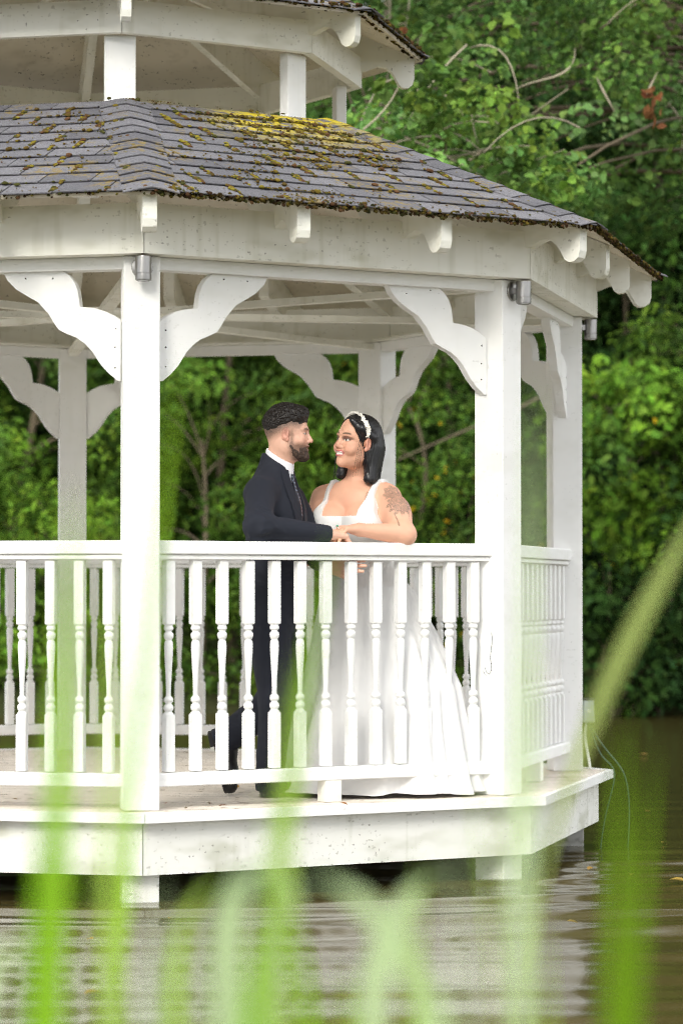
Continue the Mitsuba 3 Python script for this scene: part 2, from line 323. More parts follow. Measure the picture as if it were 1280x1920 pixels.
# ---- roofs
def roof(parent, R_e, R_t, z_e, slope, part_facets, tab=0.225, expo=0.128, rows=11, cap_facets=()):
    """shingled octagonal roof: sheathing (seen from inside), courses of separate shingles, hip caps"""
    def pz(R): return z_e + slope * (R_e - R)
    sheath, drip = [], []
    rest = []
    for k in range(8):
        e1, e2 = facet(k)
        a_e, a_t = R_e * C8, R_t * C8
        run = a_e - a_t; rise = slope * (R_e - R_t)
        sl = math.hypot(run, rise); d_up = nrm(-e2 * run + UP * rise); n = nrm(np.cross(e1, d_up)); n = n if n[2] > 0 else -n
        c_e = np.array([OX, OY, z_e]) + e2 * a_e
        te = math.tan(math.pi / 8)
        hw = lambda s: (a_e - run * s / sl) * te
        def P(u, s, h): return c_e + e1 * u + d_up * s + n * h
        q = np.array([P(-hw(0), 0, -.004), P(hw(0), 0, -.004), P(hw(sl), sl, -.004), P(-hw(sl), sl, -.004), P(-hw(0), 0, -.018), P(hw(0), 0, -.018), P(hw(sl), sl, -.018), P(-hw(sl), sl, -.018)])
        qm = trimesh.convex.convex_hull(q)
        put('ceiling_panel', mikit.ply(qm, 'ceiling_paint'), parent)
        # drip edge board under the first course
        for r in range(rows):
            s0, s1 = r * sl / rows - (0.022 if r == 0 else 0), min((r + 1.22) * sl / rows, sl)
            w0 = hw(max(s0, 0)); w1 = hw(s1)
            trap = Polygon([(-hw(s0), s0), (hw(s0), s0), (hw(s1), s1), (-hw(s1), s1)])
            off = (r % 2) * tab / 2 + RNG.uniform(-.02, .02)
            u = -math.ceil((w0 + tab) / tab) * tab + off
            while u < w0:
                g = 0.0035
                p = trap.intersection(sbox(u + g, s0 + RNG.uniform(-.004, .003), u + tab - g, s1))
                u += tab
                if p.is_empty or p.area < 0.0008 or p.geom_type != 'Polygon': continue
                pc = np.array(p.exterior.coords)[:-1]
                lift = RNG.uniform(0.0, 0.003)
                tp, bt = [], []
                for uu, ss in pc:
                    f_ = (ss - s0) / (s1 - s0)
                    h = (0.0098 + lift) * (1 - f_) + 0.002 * f_
                    tp.append(P(uu, ss, h)); bt.append(P(uu, ss, max(h - 0.005, -0.003)))
                m_ = len(pc); v = np.array(tp + bt)
                f = [(0, i, i + 1) for i in range(1, m_ - 1)] + [(m_, m_ + i + 1, m_ + i) for i in range(1, m_ - 1)]
                for i in range(m_):
                    j = (i + 1) % m_; f += [(i, m_ + i, m_ + j), (i, m_ + j, j)]
                if Polygon(pc).exterior.is_ccw is False: f = [t[::-1] for t in f]
                f = np.array(f)
                if np.dot(np.cross(v[1] - v[0], v[2] - v[0]), n) < 0: f = f[:, ::-1]
                if k in part_facets: put('shingle', mikit.ply((v, f), SH[RNG.integers(3)]), parent)
                else: rest.append((v, f))
        # hip caps along corner k
        a = vx(k, R_e + 0.02, pz(R_e + 0.02)); b = vx(k, R_t, pz(R_t))
        du = nrm(b - a); Lh = np.linalg.norm(b - a)
        el, nl = -facet(k - 1)[0], None
        er = facet(k)[0]
        # directions lying in the two facets, square to the hip
        wl = nrm(-facet(k - 1)[0] - du * np.dot(-facet(k - 1)[0], du)); wr = nrm(er - du * np.dot(er, du))
        nn = nrm(np.cross(wr, du)); nn = nn if nn[2] > 0 else -nn
        capn = rows + 1
        for i in range(capn):
            s0, s1 = Lh * i / capn, min(Lh * (i + 1.25) / capn, Lh)
            w = 0.115
            ro_, hl = 0.0135 + RNG.uniform(0, .004), 0.006
            vs = []
            for s, h in ((s0 + RNG.uniform(-.005, .005), ro_), (s1, hl)):
                base = a + du * s
                vs += [base + wl * w + nn * h, base + wl * 0.05 + nn * (h + .006), base + nn * (h + 0.007), base + wr * 0.05 + nn * (h + .006), base + wr * w + nn * h]
            vs = np.array(vs); vs = np.vstack([vs, vs - nn * 0.005])
            f = []
            for j in range(4):
                f += [(j, j + 1, j + 6), (j, j + 6, j + 5), (10 + j, 16 + j, 11 + j), (10 + j, 15 + j, 16 + j), (j, 11 + j, j + 1), (j, 10 + j, 11 + j), (5 + j, 6 + j, 16 + j), (5 + j, 16 + j, 15 + j)]
            f += [(0, 5, 15), (0, 15, 10), (4, 14, 19), (4, 19, 9)]
            if k in cap_facets: put('hip_cap', mikit.ply((vs, np.array(f)), SH[RNG.integers(3)]), parent)
            else: rest.append((vs, np.array(f)))
    put('shingles_beyond', mikit.ply(cat_meshes(rest), SH[0]), parent, kind='stuff')
roof(RT, 2.845, 1.39, 2.892, SL, (7, 0, 1), cap_facets=(0, 1, 2), rows=11)

# upper storey: posts, beams, roof
UR = 1.195
for k in range(8):
    zb = 3.40
    m = obox((0, 0, (3.822 - zb) / 2), (0.026, 0.071, (3.822 - zb) / 2), bev=0.004)
    put('upper_post', mikit.ply(m, 'white_paint'), G, T().translate(vx(k, UR, zb).tolist()).rotate([0, 0, 1], math.degrees(ang(k))))
    put('upper_beam', mikit.ply(ring_piece(k, 1.31, 1.26, 3.820, 3.972), 'beam_paint'), G)
    e1, e2 = facet(k)
    L = np.linalg.norm(vx(k + 1, UR) - vx(k, UR)); c = (vx(k, UR) + vx(k + 1, UR)) / 2
UT = G + '__upper_roof'
USL = 0.40
uz = lambda R: 3.98 + USL * (1.625 - R) - 0.022
for k in range(8):
    rafter(k, 1.29, 1.575, uz, USL, UT, 0.044, 0.08, 'hip_rafter')
roof(UT, 1.625, 0.04, 3.98, USL, (0, 1), rows=12, cap_facets=(0, 1, 2))
put('finial', mikit.ply(lathe([(0, 0), (.07, 0), (.07, .05), (.03, .08), (.05, .13), (.07, .19), (.05, .25), (.015, .33), (0, .36)], 12), 'white_paint', smooth=50), UT, T().translate([OX, OY, 4.61]))

# moss and lichen cushions on the lower roof, in the joints and thick along the eave
def moss():
    vs, fs, cs = [], [], []
    at = 0
    ico = trimesh.creation.icosphere(subdivisions=1); octo = trimesh.creation.icosphere(subdivisions=0)
    def add(p, n, r, flat, col, src):
        nonlocal at
        v = src.vertices * (1 + 0.5 * (meshkit.noise(src.vertices * 2.3 + RNG.uniform(0, 50, 3))[:, None] - .5))
        a = nrm(np.cross(n, RNG.normal(size=3))); b = np.cross(n, a)
        v = v[:, :1] * a * r * RNG.uniform(.7, 1.5) + v[:, 1:2] * b * r + v[:, 2:] * n * r * flat
        vs.append(v + p); fs.append(src.faces + at); cs.append(np.tile(col * RNG.uniform(.8, 1.25), (len(v), 1))); at += len(v)
    cols = np.array([(0.075, 0.050, 0.014), (0.115, 0.085, 0.015), (0.050, 0.050, 0.014), (0.080, 0.042, 0.020), (0.17, 0.14, 0.018)])
    R_e, z_e = 2.845, 2.892
    for k, amount in ((0, 1.0), (7, 0.35), (1, 0.8)):
        e1, e2 = facet(k)
        a_e = R_e * C8; run = a_e - 1.39 * C8; rise = SL * (R_e - 1.39); sl = math.hypot(run, rise)
        d_up = nrm(-e2 * run + UP * rise); n = nrm(np.cross(e1, d_up)); n = n if n[2] > 0 else -n
        c_e = np.array([OX, OY, z_e]) + e2 * a_e; te = math.tan(math.pi / 8)
        for _ in range(int(6500 * amount)):
            s = sl * RNG.random() ** 1.35
            if RNG.random() < .55: s = (round(s / sl * 11)) * sl / 11 - RNG.uniform(0, .012)       # in the course joints
            s = max(s, 0.0)
            hw = (a_e - run * s / sl) * te
            u = RNG.uniform(-hw, hw)
            patch = meshkit.fbm(np.array([u * 2.6 + k * 7, s * 3.2, 1.0]), 3)
            dens = np.clip((patch - 0.46) * 6, 0, 1) * (1.0 if k != 7 else .6) + .05
            if RNG.random() > dens: continue
            big = RNG.random() < .08
            r = RNG.uniform(.006, .013) if big else RNG.uniform(.002, .0055)
            add(c_e + e1 * u + d_up * s + n * 0.014, n, r, RNG.uniform(.45, .8), cols[RNG.choice(5, p=(.36, .18, .28, .14, .04))], ico if big else octo)
        # slots between tabs
        for _ in range(int(520 * amount)):
            row = RNG.integers(0, 10); s = (row + RNG.random()) * sl / 11
            hw = (a_e - run * s / sl) * te
            u = round((RNG.uniform(-hw, hw) - (row % 2) * .1125) / .225) * .225 + (row % 2) * .1125
            if abs(u) < hw and meshkit.noise(np.array([u * 3.0, row * 1.7, k * 3.0])) > .42:
                for _ in range(3): add(c_e + e1 * (u + RNG.normal() * .006) + d_up * (s + RNG.normal() * .02) + n * .010, n, RNG.uniform(.006, .013), .6, cols[RNG.choice(5)], octo)
        # the eave edge
        for _ in range(int(620 * (0.22 if k == 7 else 1.0))):
            hw = a_e * te; u = RNG.uniform(-hw, hw); t = RNG.random()
            q = c_e + e1 * u - d_up * (0.022 + RNG.uniform(-.02, .006)) + n * RNG.uniform(-.016, .012)
            c = cols[RNG.choice(4)] * (.8 if t > .6 else .35)
            add(q, nrm(n + e2 * .5), RNG.uniform(.004, .010), .8, c, octo if t < .8 else ico)
    # along the upper roof's edge
    for k in (0, 1):
        e1, e2 = facet(k)
        a_e = 1.625 * C8; hw = a_e * math.tan(math.pi / 8)
        for _ in range(420):
            u = RNG.uniform(-hw, hw); q = np.array([OX, OY, 3.98]) + e2 * (a_e + RNG.uniform(-.05, .022)) + e1 * u + UP * (RNG.uniform(-.008, .03))
            add(q, nrm(UP + e2 * .4), RNG.uniform(.005, .014), .8, cols[RNG.choice(4)] * RNG.choice((.35, .8)), octo)
    return np.vstack(vs), np.vstack(fs), np.vstack(cs)
mv, mf, mc = moss()
put('moss', mikit.ply((mv, mf), 'moss_mat', color=mc), RT, kind='stuff', label='ochre and green moss cushions in the shingle joints and along the eave')

# spot lamps at the post heads
def wall_lamp(k, label):
    t = thing('wall_lamp', label, 'lamp', None)
    M_ = T().translate(vx(k, RP + PW, 0).tolist()).rotate([0, 0, 1], math.degrees(ang(k)))
    cyl = lathe([(0, 2.562), (.026, 2.562), (.026, 2.566), (.0325, 2.566), (.0335, 2.569), (.0335, 2.592), (.0320, 2.593), (.0320, 2.595), (.0335, 2.596), (.0335, 2.662), (.031, 2.667), (0, 2.667)], 20)
    cyl.apply_translation([.062, 0, 0])
    pl = lathe([(0, 0.0), (.043, 0), (.045, .004), (.043, .010), (.03, .013), (0, .013)], 20)
    pl.apply_transform(trimesh.transformations.rotation_matrix(math.pi / 2, [0, 1, 0])); pl.apply_translation([0.001, 0, 2.625])
    arm = obox((.03, 0, 2.625), (.02, .013, .013))
    put('wall_plate', mikit.ply(pl, 'steel', smooth=40), t, M_)
    put('lamp_body', mikit.ply(cyl, 'steel', smooth=40), t, M_)
    put('arm', mikit.ply(arm, 'steel'), t, M_)
wall_lamp(0, 'stainless steel spot lamp at the head of the left front gazebo post')
wall_lamp(1, 'stainless steel spot lamp on the corner post right of the bride, seen from its side')
wall_lamp(2, 'small stainless steel spot lamp at the head of the farthest right gazebo post')

# junction box, its conduit and cables on the farthest right post
d2, e2_ = rdir(2), rdir(4)
pc = vx(2, RP + PW + 0.012)
put('conduit', mikit.ply(tube(smooth_path([pc + e2_ * .02 + [0, 0, 2.66], pc + e2_ * .02 + [0, 0, 2.3], pc + e2_ * .028 + [0, 0, 1.7], pc + e2_ * .015 + [0, 0, 1.2], pc + e2_ * .02 + [0, 0, .74]], 30), .007), 'cable_white', smooth=True),
    label='thin white cable running down the far right post to the junction box', cat='cable')
jb = thing('junction_box', 'small grey electrical junction box on the far right gazebo post', 'junction box')
bc = pc + d2 * .028 + [0, 0, .675]
put('box_body', mikit.ply(obox(bc, (.030, .042, .058), d2, e2_, bev=.006), 'plastic_grey'), jb)
put('box_lid', mikit.ply(obox(bc - e2_ * .044, (.025, .003, .050), d2, e2_, bev=.002), 'plastic_grey'), jb)
put('cover_button', mikit.ply(tube([bc - e2_ * .046, bc - e2_ * .054], .010, 12), 'cable_white'), jb)
put('top_flange', mikit.ply(obox(bc + [0, 0, .062], (.036, .048, .003), d2, e2_), 'dark_metal'), jb)
b0 = bc - [0, 0, .058]
for i, (pts, r, mat, lab) in enumerate((
    ([b0, b0 + [-.01, 0, -.08], b0 + [.0, -.03, -.16], b0 + [.01, -.05, DECK - b0[2] + .008]], .008, 'cable_white', 'white cable dropping from the junction box to the deck edge'),
    ([b0 + [.01, 0, 0], b0 + [.045, -.05, -.07], b0 + [.11, -.1, -.16], b0 + [.165, -.14, -.235], b0 + [.195, -.14, -.36], b0 + [.195, -.14, -.55], b0 + [.185, -.14, -.8]], .004, 'cable_green', 'dark green cable looping over the deck corner into the water, the right one of two'),
    ([b0, b0 + [.03, -.04, -.08], b0 + [.07, -.12, -.17], b0 + [.115, -.24, -.235], b0 + [.09, -.24, -.38], b0 + [.05, -.24, -.58], b0 + [.04, -.24, -.8]], .004, 'cable_green', 'dark green cable hanging from the deck corner into the water, the left one of two'))):
    put('hanging_cable', mikit.ply(tube(smooth_path(pts, 28), r), mat, smooth=True), label=lab, cat='cable')
# ---------------------------------------------------------------- figures: smooth-blended solids turned into meshes by surface nets
class Cone:
    """rounded cone from a (radius ra) to b (radius rb)"""
    def __init__(s, a, b, ra, rb=None, k=0.02, op=1):
        s.a, s.b, s.ra, s.rb, s.k, s.op = np.array(a, float), np.array(b, float), ra, ra if rb is None else rb, k, op
        s.c = (s.a + s.b) / 2; s.R = np.linalg.norm(s.b - s.a) / 2 + max(s.ra, s.rb)
    def __call__(s, p):
        d = s.b - s.a; t = np.clip((p - s.a) @ d / (d @ d + 1e-12), 0, 1)
        return np.linalg.norm(p - s.a - t[:, None] * d, axis=1) - (s.ra + (s.rb - s.ra) * t)
class Ell:
    def __init__(s, c, r, rot=None, k=0.02, op=1):
        s.c, s.r, s.k, s.op = np.array(c, float), np.array(r, float), k, op
        s.M = np.eye(3) if rot is None else np.asarray(rot); s.R = max(r)
    def __call__(s, p):
        q = (p - s.c) @ s.M
        k0 = np.linalg.norm(q / s.r, axis=1); k1 = np.linalg.norm(q / s.r ** 2, axis=1)
        return k0 * (k0 - 1) / np.maximum(k1, 1e-9)
def moved(prims, Mx, o, sc=1.0):
    """primitives given in a local frame, brought into the world (columns of Mx are the local axes)"""
    out = []
    for p in prims:
        if isinstance(p, Cone): out.append(Cone(o + Mx @ p.a * sc, o + Mx @ p.b * sc, p.ra * sc, p.rb * sc, p.k * sc, p.op))
        else: out.append(Ell(o + Mx @ p.c * sc, p.r * sc, Mx @ p.M, p.k * sc, p.op))
    return out
def blend(prims, p, d0=1.0):
    d = np.full(len(p), d0)
    for q in prims:
        e = q(p); k = max(q.k, 1e-4)
        if q.op > 0:
            h = np.clip(0.5 + 0.5 * (d - e) / k, 0, 1); d = d * (1 - h) + e * h - k * h * (1 - h)
        else:
            h = np.clip(0.5 - 0.5 * (d + e) / k, 0, 1); d = d * (1 - h) - e * h + k * h * (1 - h)
    return d
def field(prims, after=None):
    def f(p, centre=None, rad=None):
        use = prims if centre is None else [q for q in prims if np.linalg.norm(q.c - centre) < q.R + rad + 0.09]
        d = blend(use, p) if use else np.full(len(p), 1.0)
        return after(p, d) if after else d
    return f
def nets(f, lo, hi, h):
    """surface nets of the zero level of f in the box lo..hi with cells of h, evaluated block by block near the surface"""
    lo, hi = np.asarray(lo, float), np.asarray(hi, float)
    B = 8
    nb = np.ceil((hi - lo) / (h * B)).astype(int); n = nb * B + 1
    D = np.full(n, 1.0, np.float32)
    r = B * h * math.sqrt(3) / 2
    g = np.arange(B + 1)
    off = np.stack(np.meshgrid(g, g, g, indexing='ij'), -1).reshape(-1, 3) * h
    bi = np.array(list(np.ndindex(*nb)))
    vals = f(lo + (bi + .5) * B * h)
    for b, v in zip(bi, vals):
        o = lo + b * B * h; c = o + B * h / 2
        if abs(v) > 1.3 * r + 0.014:
            if v < 0: D[b[0] * B:b[0] * B + B + 1, b[1] * B:b[1] * B + B + 1, b[2] * B:b[2] * B + B + 1] = v
            continue
        D[b[0] * B:b[0] * B + B + 1, b[1] * B:b[1] * B + B + 1, b[2] * B:b[2] * B + B + 1] = f(o + off, c, r).reshape(B + 1, B + 1, B + 1)
    s = D < 0
    cnt = np.zeros(n - 1, int); acc = np.zeros((*(n - 1), 3)); m = n - 1
    sl = lambda d: tuple(slice(x, x + y) for x, y in zip(d, m))
    for ax in range(3):
        for a in (0, 1):
            for b in (0, 1):
                d0 = [0, 0, 0]; o1, o2 = [x for x in range(3) if x != ax]
                d0[o1], d0[o2] = a, b; d1 = list(d0); d1[ax] = 1
                A, Bv = D[sl(d0)], D[sl(d1)]
                cr = (A < 0) != (Bv < 0)
                t = np.where(cr, A / np.where(cr, A - Bv, 1), 0)
                w = np.zeros((*m, 3)); w[..., o1], w[..., o2], w[..., ax] = a, b, t
                acc += w * cr[..., None]; cnt += cr
    idx = np.argwhere(cnt > 0); ids = np.full(m, -1); ids[tuple(idx.T)] = np.arange(len(idx))
    V = lo + (idx + acc[tuple(idx.T)] / cnt[tuple(idx.T)][:, None]) * h
    faces = []
    for ax in range(3):
        o1, o2 = (ax + 1) % 3, (ax + 2) % 3
        d0 = np.zeros(3, int); d1 = np.zeros(3, int); d1[ax] = 1
        A = s[tuple(slice(0, y - (1 if i == ax else 0)) for i, y in enumerate(n))]; Bv = s[tuple(slice(1 if i == ax else 0, y) for i, y in enumerate(n))]
        e = np.argwhere(A != Bv); e = e[(e[:, o1] > 0) & (e[:, o2] > 0) & (e[:, o1] < m[o1]) & (e[:, o2] < m[o2])]
        if not len(e): continue
        u1 = np.zeros(3, int); u1[o1] = 1; u2 = np.zeros(3, int); u2[o2] = 1
        q = np.stack([ids[tuple((e - u1 - u2).T)], ids[tuple((e - u2).T)], ids[tuple(e.T)], ids[tuple((e - u1).T)]], 1)
        inside = A[tuple(e.T)]
        q[~inside] = q[~inside][:, ::-1]
        faces.append(q)
    q = np.vstack(faces); q = q[(q >= 0).all(1)]
    return trimesh.Trimesh(V, np.vstack([q[:, [0, 1, 2]], q[:, [0, 2, 3]]]), process=False)
def relax(m, n=4):
    from scipy.sparse import coo_matrix, diags
    e = np.vstack([m.faces[:, [0, 1]], m.faces[:, [1, 2]], m.faces[:, [2, 0]]]); e = np.vstack([e, e[:, ::-1]]); k = len(m.vertices)
    A = coo_matrix((np.ones(len(e)), (e[:, 0], e[:, 1])), (k, k)).tocsr(); A.data[:] = 1
    A = diags(1 / np.maximum(np.asarray(A.sum(1)).ravel(), 1)) @ A
    x = np.array(m.vertices)
    for _ in range(n):
        for l in (.5, -.51): x = x + l * (A @ x - x)
    return trimesh.Trimesh(x, m.faces, process=False)
def frame(fwd, roll=0.0, pitch=0.0):
    """columns: left, forward, up of a figure that looks along fwd; roll tips the head to its left shoulder"""
    f = nrm([fwd[0], fwd[1], 0]); u = UP; l = np.cross(u, f)
    R = np.stack([l, f, u], 1)
    return R @ Rotation.from_euler('xy', [pitch, roll], degrees=True).as_matrix()

def head_prims(kind):
    m = kind == 'm'
    jw, ch = (.046, .026) if m else (.036, .018)
    nl = .108 if m else .104
    P = [Ell((0, -.010, .032), (.076, .098, .090), k=.02), Ell((0, .030, -.035), (.060 if m else .054, .064, .084 if m else .080), k=.03),
         Ell((0, .040, -.082), (jw, .044, .030), k=.025), Ell((0, .074, -.100), (ch, .020, .018), k=.02),
         Ell((0, .070, .024), (.052, .024, .014), k=.015),
         Ell((.036, .060, -.030), (.027, .026, .025), k=.02), Ell((-.036, .060, -.030), (.027, .026, .025), k=.02),
         Ell((.055 if m else .046, .0, -.058), (.016 if m else .013, .030, .028), k=.03), Ell((-.055 if m else -.046, .0, -.058), (.016 if m else .013, .030, .028), k=.03)]
    for s in (1, -1): P.append(Ell((s * .031, .097, .004), (.017, .016, .011), k=.012, op=-1))
    P += [Cone((0, .086, .012), (0, nl, -.026), .0075, .0110, k=.010), Ell((.012, .093, -.033), (.009, .010, .0075), k=.006), Ell((-.012, .093, -.033), (.009, .010, .0075), k=.006),
          Ell((0, .091, -.0505), (.025, .013, .0065), k=.006), Ell((0, .088, -.0685), (.020, .014, .0075), k=.006)]
    for s in (1, -1):
        P.append(Ell((s * .031, .0735, .004), (.0135, .0135, .0125), k=.002))
        t = Rotation.from_euler('xz', [-12, s * -22], degrees=True).as_matrix()
        P.append(Ell((s * .080, -.004, -.002), (.0095, .0185, .031), t, k=.004))
        P.append(Ell((s * .090, .001, .001), (.0065, .0105, .019), t, k=.003, op=-1))
        P.append(Ell((s * .084, .004, -.003), (.004, .004, .012), t, k=.003))
        P.append(Ell((s * .079, .006, -.028), (.007, .009, .011), t, k=.005))
    if not m:   # an open smile
        P.append(Ell((0, .109, -.0595), (.022, .0150, .0060), k=.006, op=-1))
        for s in (1, -1): P.append(Ell((s * .040, .064, -.040), (.020, .020, .017), k=.018))
    return P

def tint(base, n, amp=.05, seed=0): return np.clip(np.asarray(base) * (1 - amp + 2 * amp * meshkit.fbm(n, 3, seed))[:, None], 0, 1)
def lay(col, c, w): return col * (1 - w[:, None]) + np.asarray(c) * w[:, None]
def sst(a, b, x): t = np.clip((x - a) / (b - a), 0, 1); return t * t * (3 - 2 * t)
def gss(x, c, s): return np.exp(-((x - c) / s) ** 2)

def face_colour(q, kind, col):
    """what the skin of the face itself carries, in head coordinates: brows, lashes, irises, lips, teeth, blush, shaved hair, plus shade painted into the ear hollows"""
    x, y, z = q.T; ax = np.abs(x)
    front = sst(.03, .06, y)
    m = kind == 'm'
    col = lay(col, (.52, .20, .14), .35 * gss(ax, .042, .022) * gss(z, -.028, .022) * front)
    col = lay(col, (.50, .19, .14), .4 * gss(ax, 0, .014) * gss(z, -.026, .012) * sst(.085, .1, y))
    col = lay(col, (.62, .25, .19), .55 * sst(.076, .083, ax) * (np.abs(z) < .05))
    col = lay(col, (.22, .08, .06), .75 * gss(ax, .083, .004) * gss(y, .003, .007) * gss(z, .0, .015))  # ear hollow: its shade is put into the skin colour
    # eyes
    ey = ((ax - .031) / .0135) ** 2 + ((z - .0035) / (.0046 if m else .0062)) ** 2
    col = lay(col, (.42, .22, .16), .5 * gss(z, .0115, .004) * gss(ax, .031, .014) * front)
    e = sst(1.15, .75, ey) * sst(.072, .078, y)
    col = lay(col, (.50, .43, .39) if m else (.70, .66, .62), e)
    col = lay(col, (.035, .018, .010), sst(.0075 if m else .0068, .0055 if m else .0052, np.hypot(ax - .031, z - .004)) * sst(.072, .078, y))
    rim = sst(.75, 1.0, ey) * sst(2.7 if not m else 1.6, 1.3, ey) * sst(.068, .074, y)
    col = lay(col, (.02, .012, .01), rim * (.95 if not m else .6) * sst(-.004, .006, z))
    if not m: col = lay(col, (.13, .06, .045), .8 * sst(4.6, 1.5, ((ax - .032) / .0135) ** 2 + ((z - .010) / .0062) ** 2) * sst(.004, .008, z) * front)
    bz = (.0215 if m else .0285) + .004 * (1 - ((ax - .032) / .022) ** 2)
    brow = gss(z, bz, .0046 if m else .0042) * sst(.010, .016, ax) * sst(.054, .044, ax) * front
    col = lay(col, (.025, .016, .012), .92 * brow)
    # mouth
    mz = -.0595 + .30 * np.clip(ax, 0, .03) ** 1.5 * 10 * .35
    w = sst(.029, .025, ax) * sst(.075, .08, y)
    if m: col = lay(col, (.42, .16, .13), .8 * gss(z, mz, .006) * w)
    else:
        col = lay(col, (.50, .10, .11), sst(.0140, .0112, np.abs(z - mz)) * sst(.034, .029, ax + .9 * np.abs(z - mz)) * sst(.07, .078, y))
        t = sst(.0245, .0215, ax) * sst(.0074, .0058, np.abs(z - mz - .0005)) * sst(.075, .08, y)
        col = lay(col, (.86, .82, .76), t)
        col = lay(col, (.12, .02, .02), sst(.017, .021, ax) * sst(.026, .022, ax) * sst(.004, .002, np.abs(z + .0585)) * sst(.07, .075, y) * .6)
    if m:   # clipped sides fade into the longer hair on top
        up = .060 - .55 * np.clip(.02 - y, 0, .1) + .30 * np.clip(y - .045, 0, .07)
        side = sst(up - .062, up - .002, z) * sst(.080, .060, y) 
        n = .75 + .5 * meshkit.noise(q * 420)
        col = lay(col, (.06, .045, .038), np.clip(.85 * side * n, 0, .93))
        st = .8 * sst(-.004, .030, y + .25 * (z + .05)) * sst(-.028, -.060, z) + .62 * gss(y, .026, .010) * sst(.035, .0, z) * sst(-.075, -.03, z)
        col = lay(col, (.10, .06, .045), np.clip(st * n, 0, .75) * sst(-.128, -.112, z))
    return col

def hand_prims(wrist, knuck, up, L=.18, curl=(.5, .6, .65, .7), side=1, spread=1.0, palm_t=.014):
    """palm and five fingers: from the wrist towards knuck, back of the hand along up; the thumb is on the given side"""
    w = np.asarray(wrist, float); f = nrm(np.asarray(knuck, float) - w); u = nrm(np.asarray(up) - f * np.dot(up, f)); s = np.cross(f, u) * side
    P = [Cone(w, w + f * .03, .024, .022, k=.02)]
    for i, o in enumerate((.030, .010, -.010, -.028)):
        P.append(Cone(w + f * .015 + s * o * .5, w + f * (.088 - abs(i - 1) * .004) * L / .18 + s * o, palm_t + .003, .0115, k=.012))
    ln = (.040, .044, .041, .032); l2 = (.026, .030, .028, .022); l3 = (.020, .021, .021, .018)
    for i, o in enumerate((.030, .010, -.010, -.028)):
        p = w + f * (.088 - abs(i - 1) * .004) * L / .18 + s * o
        a = curl[i]; d = f
        for j, (l, r0, r1) in enumerate(((ln[i], .0095, .0088), (l2[i], .0088, .0080), (l3[i], .0080, .0068))):
            d = nrm(d * math.cos(a) - u * math.sin(a) * 1.0); u2 = nrm(u - d * np.dot(u, d)) if abs(np.dot(u, d)) < .98 else u
            e = p + (d + s * .05 * (1.5 - i) * spread) * l * L / .18
            P.append(Cone(p, e, r0, r1, k=.004)); p = e; a = curl[i] * .8
            d = nrm(d); d = nrm(math.cos(0) * d)
    t0 = w + f * .025 + s * .026; t1 = t0 + (f * .75 + s * .5 - u * .35) * .042; t2 = t1 + (f * .95 + s * .1 - u * .3) * .03
    P += [Cone(w + f * .02 + s * .01, t0, .018, .014, k=.012), Cone(t0, t1, .0135, .0105, k=.006), Cone(t1, t2, .0100, .0080, k=.004)]
    return P

def skin_mat(key, rough=.48): scene[key] = two({'type': 'principled', 'base_color': {'type': 'mesh_attribute', 'name': 'vertex_color'}, 'roughness': rough, 'specular': .35, 'sheen': .15})
skin_mat('skin')
def cloth(key, col, rough=.8, sheen=.3, weave=0.0004, f=260):
    def bump(p, n, uv): return weave * (N(p.x * f, p.y * f, p.z * f * .5) + 4 * F(p.x * 16, p.y * 16, p.z * 9, 3))
    scene[key] = two({'type': 'bumpmap', 'arbitrary': mikit.proc(bump, 2e-3), 'scale': 1.0, 'bsdf': {'type': 'principled', 'base_color': rgb(*col), 'roughness': rough, 'sheen': sheen, 'specular': .3}})
cloth('navy_wool', (.015, .0175, .027))
cloth('white_cotton', (.80, .80, .84), .7, .1)
cloth('bridal_satin', (.70, .695, .69), .5, .3, .0003, 120)
scene['tie_silk'] = vc(.4)
scene['black_leather'] = two({'type': 'principled', 'base_color': rgb(.012, .011, .012), 'roughness': .33, 'specular': .5})
scene['dark_hair'] = two({'type': 'principled', 'base_color': rgb(.013, .010, .009), 'roughness': .48, 'specular': .4})
scene['beard_hair'] = vc(.7)
def sheeny(p, n, uv): return .0012 * N(p.x * 160, p.y * 160, p.z * 7)
scene['black_hair'] = two({'type': 'bumpmap', 'arbitrary': mikit.proc(sheeny, 2e-3), 'scale': 1.0, 'bsdf': {'type': 'principled', 'base_color': rgb(.006, .006, .008), 'roughness': .34, 'specular': .6}})
scene['pearl'] = two({'type': 'principled', 'base_color': rgb(.86, .83, .76), 'roughness': .2, 'specular': .6, 'clearcoat': .5})
scene['silver'] = two({'type': 'roughconductor', 'material': 'Ag', 'alpha': .15})
scene['gem'] = two({'type': 'principled', 'base_color': rgb(.05, .35, .22), 'roughness': .1, 'specular': .8})

# =========================================================== the groom
HM = frame((1, -.05), roll=0, pitch=-3); HO = np.array([-.238, 12.865, 1.973]); HS = .97
v = lambda x, y, z: np.array([x, y, z])
FW = nrm(v(.945, -.33, 0)); LF = np.cross(UP, FW)      # chest's forward and left
CH = v(-.292, 12.885, 0)
def tp(f, l, z): return CH + FW * f + LF * l + UP * z
TM = np.stack([LF, FW, UP], 1)
shR, elR, wrR = tp(.005, -.180, 1.708), v(-.355, 12.505, 1.560), v(-.065, 12.685, 1.530)
shL, elL, wrL = tp(.0, .185, 1.690), v(-.10, 13.02, 1.44), v(-.035, 12.86, 1.385)
hpR, knR, anR = tp(0.0, -.09, 1.16), v(-.285, 12.83, .80), v(-.318, 12.945, .46)
hpL, knL, anL = tp(0.01, .09, 1.16), v(-.262, 13.00, .815), v(-.515, 13.07, .625)
head = moved(head_prims('m'), HM, HO, HS)
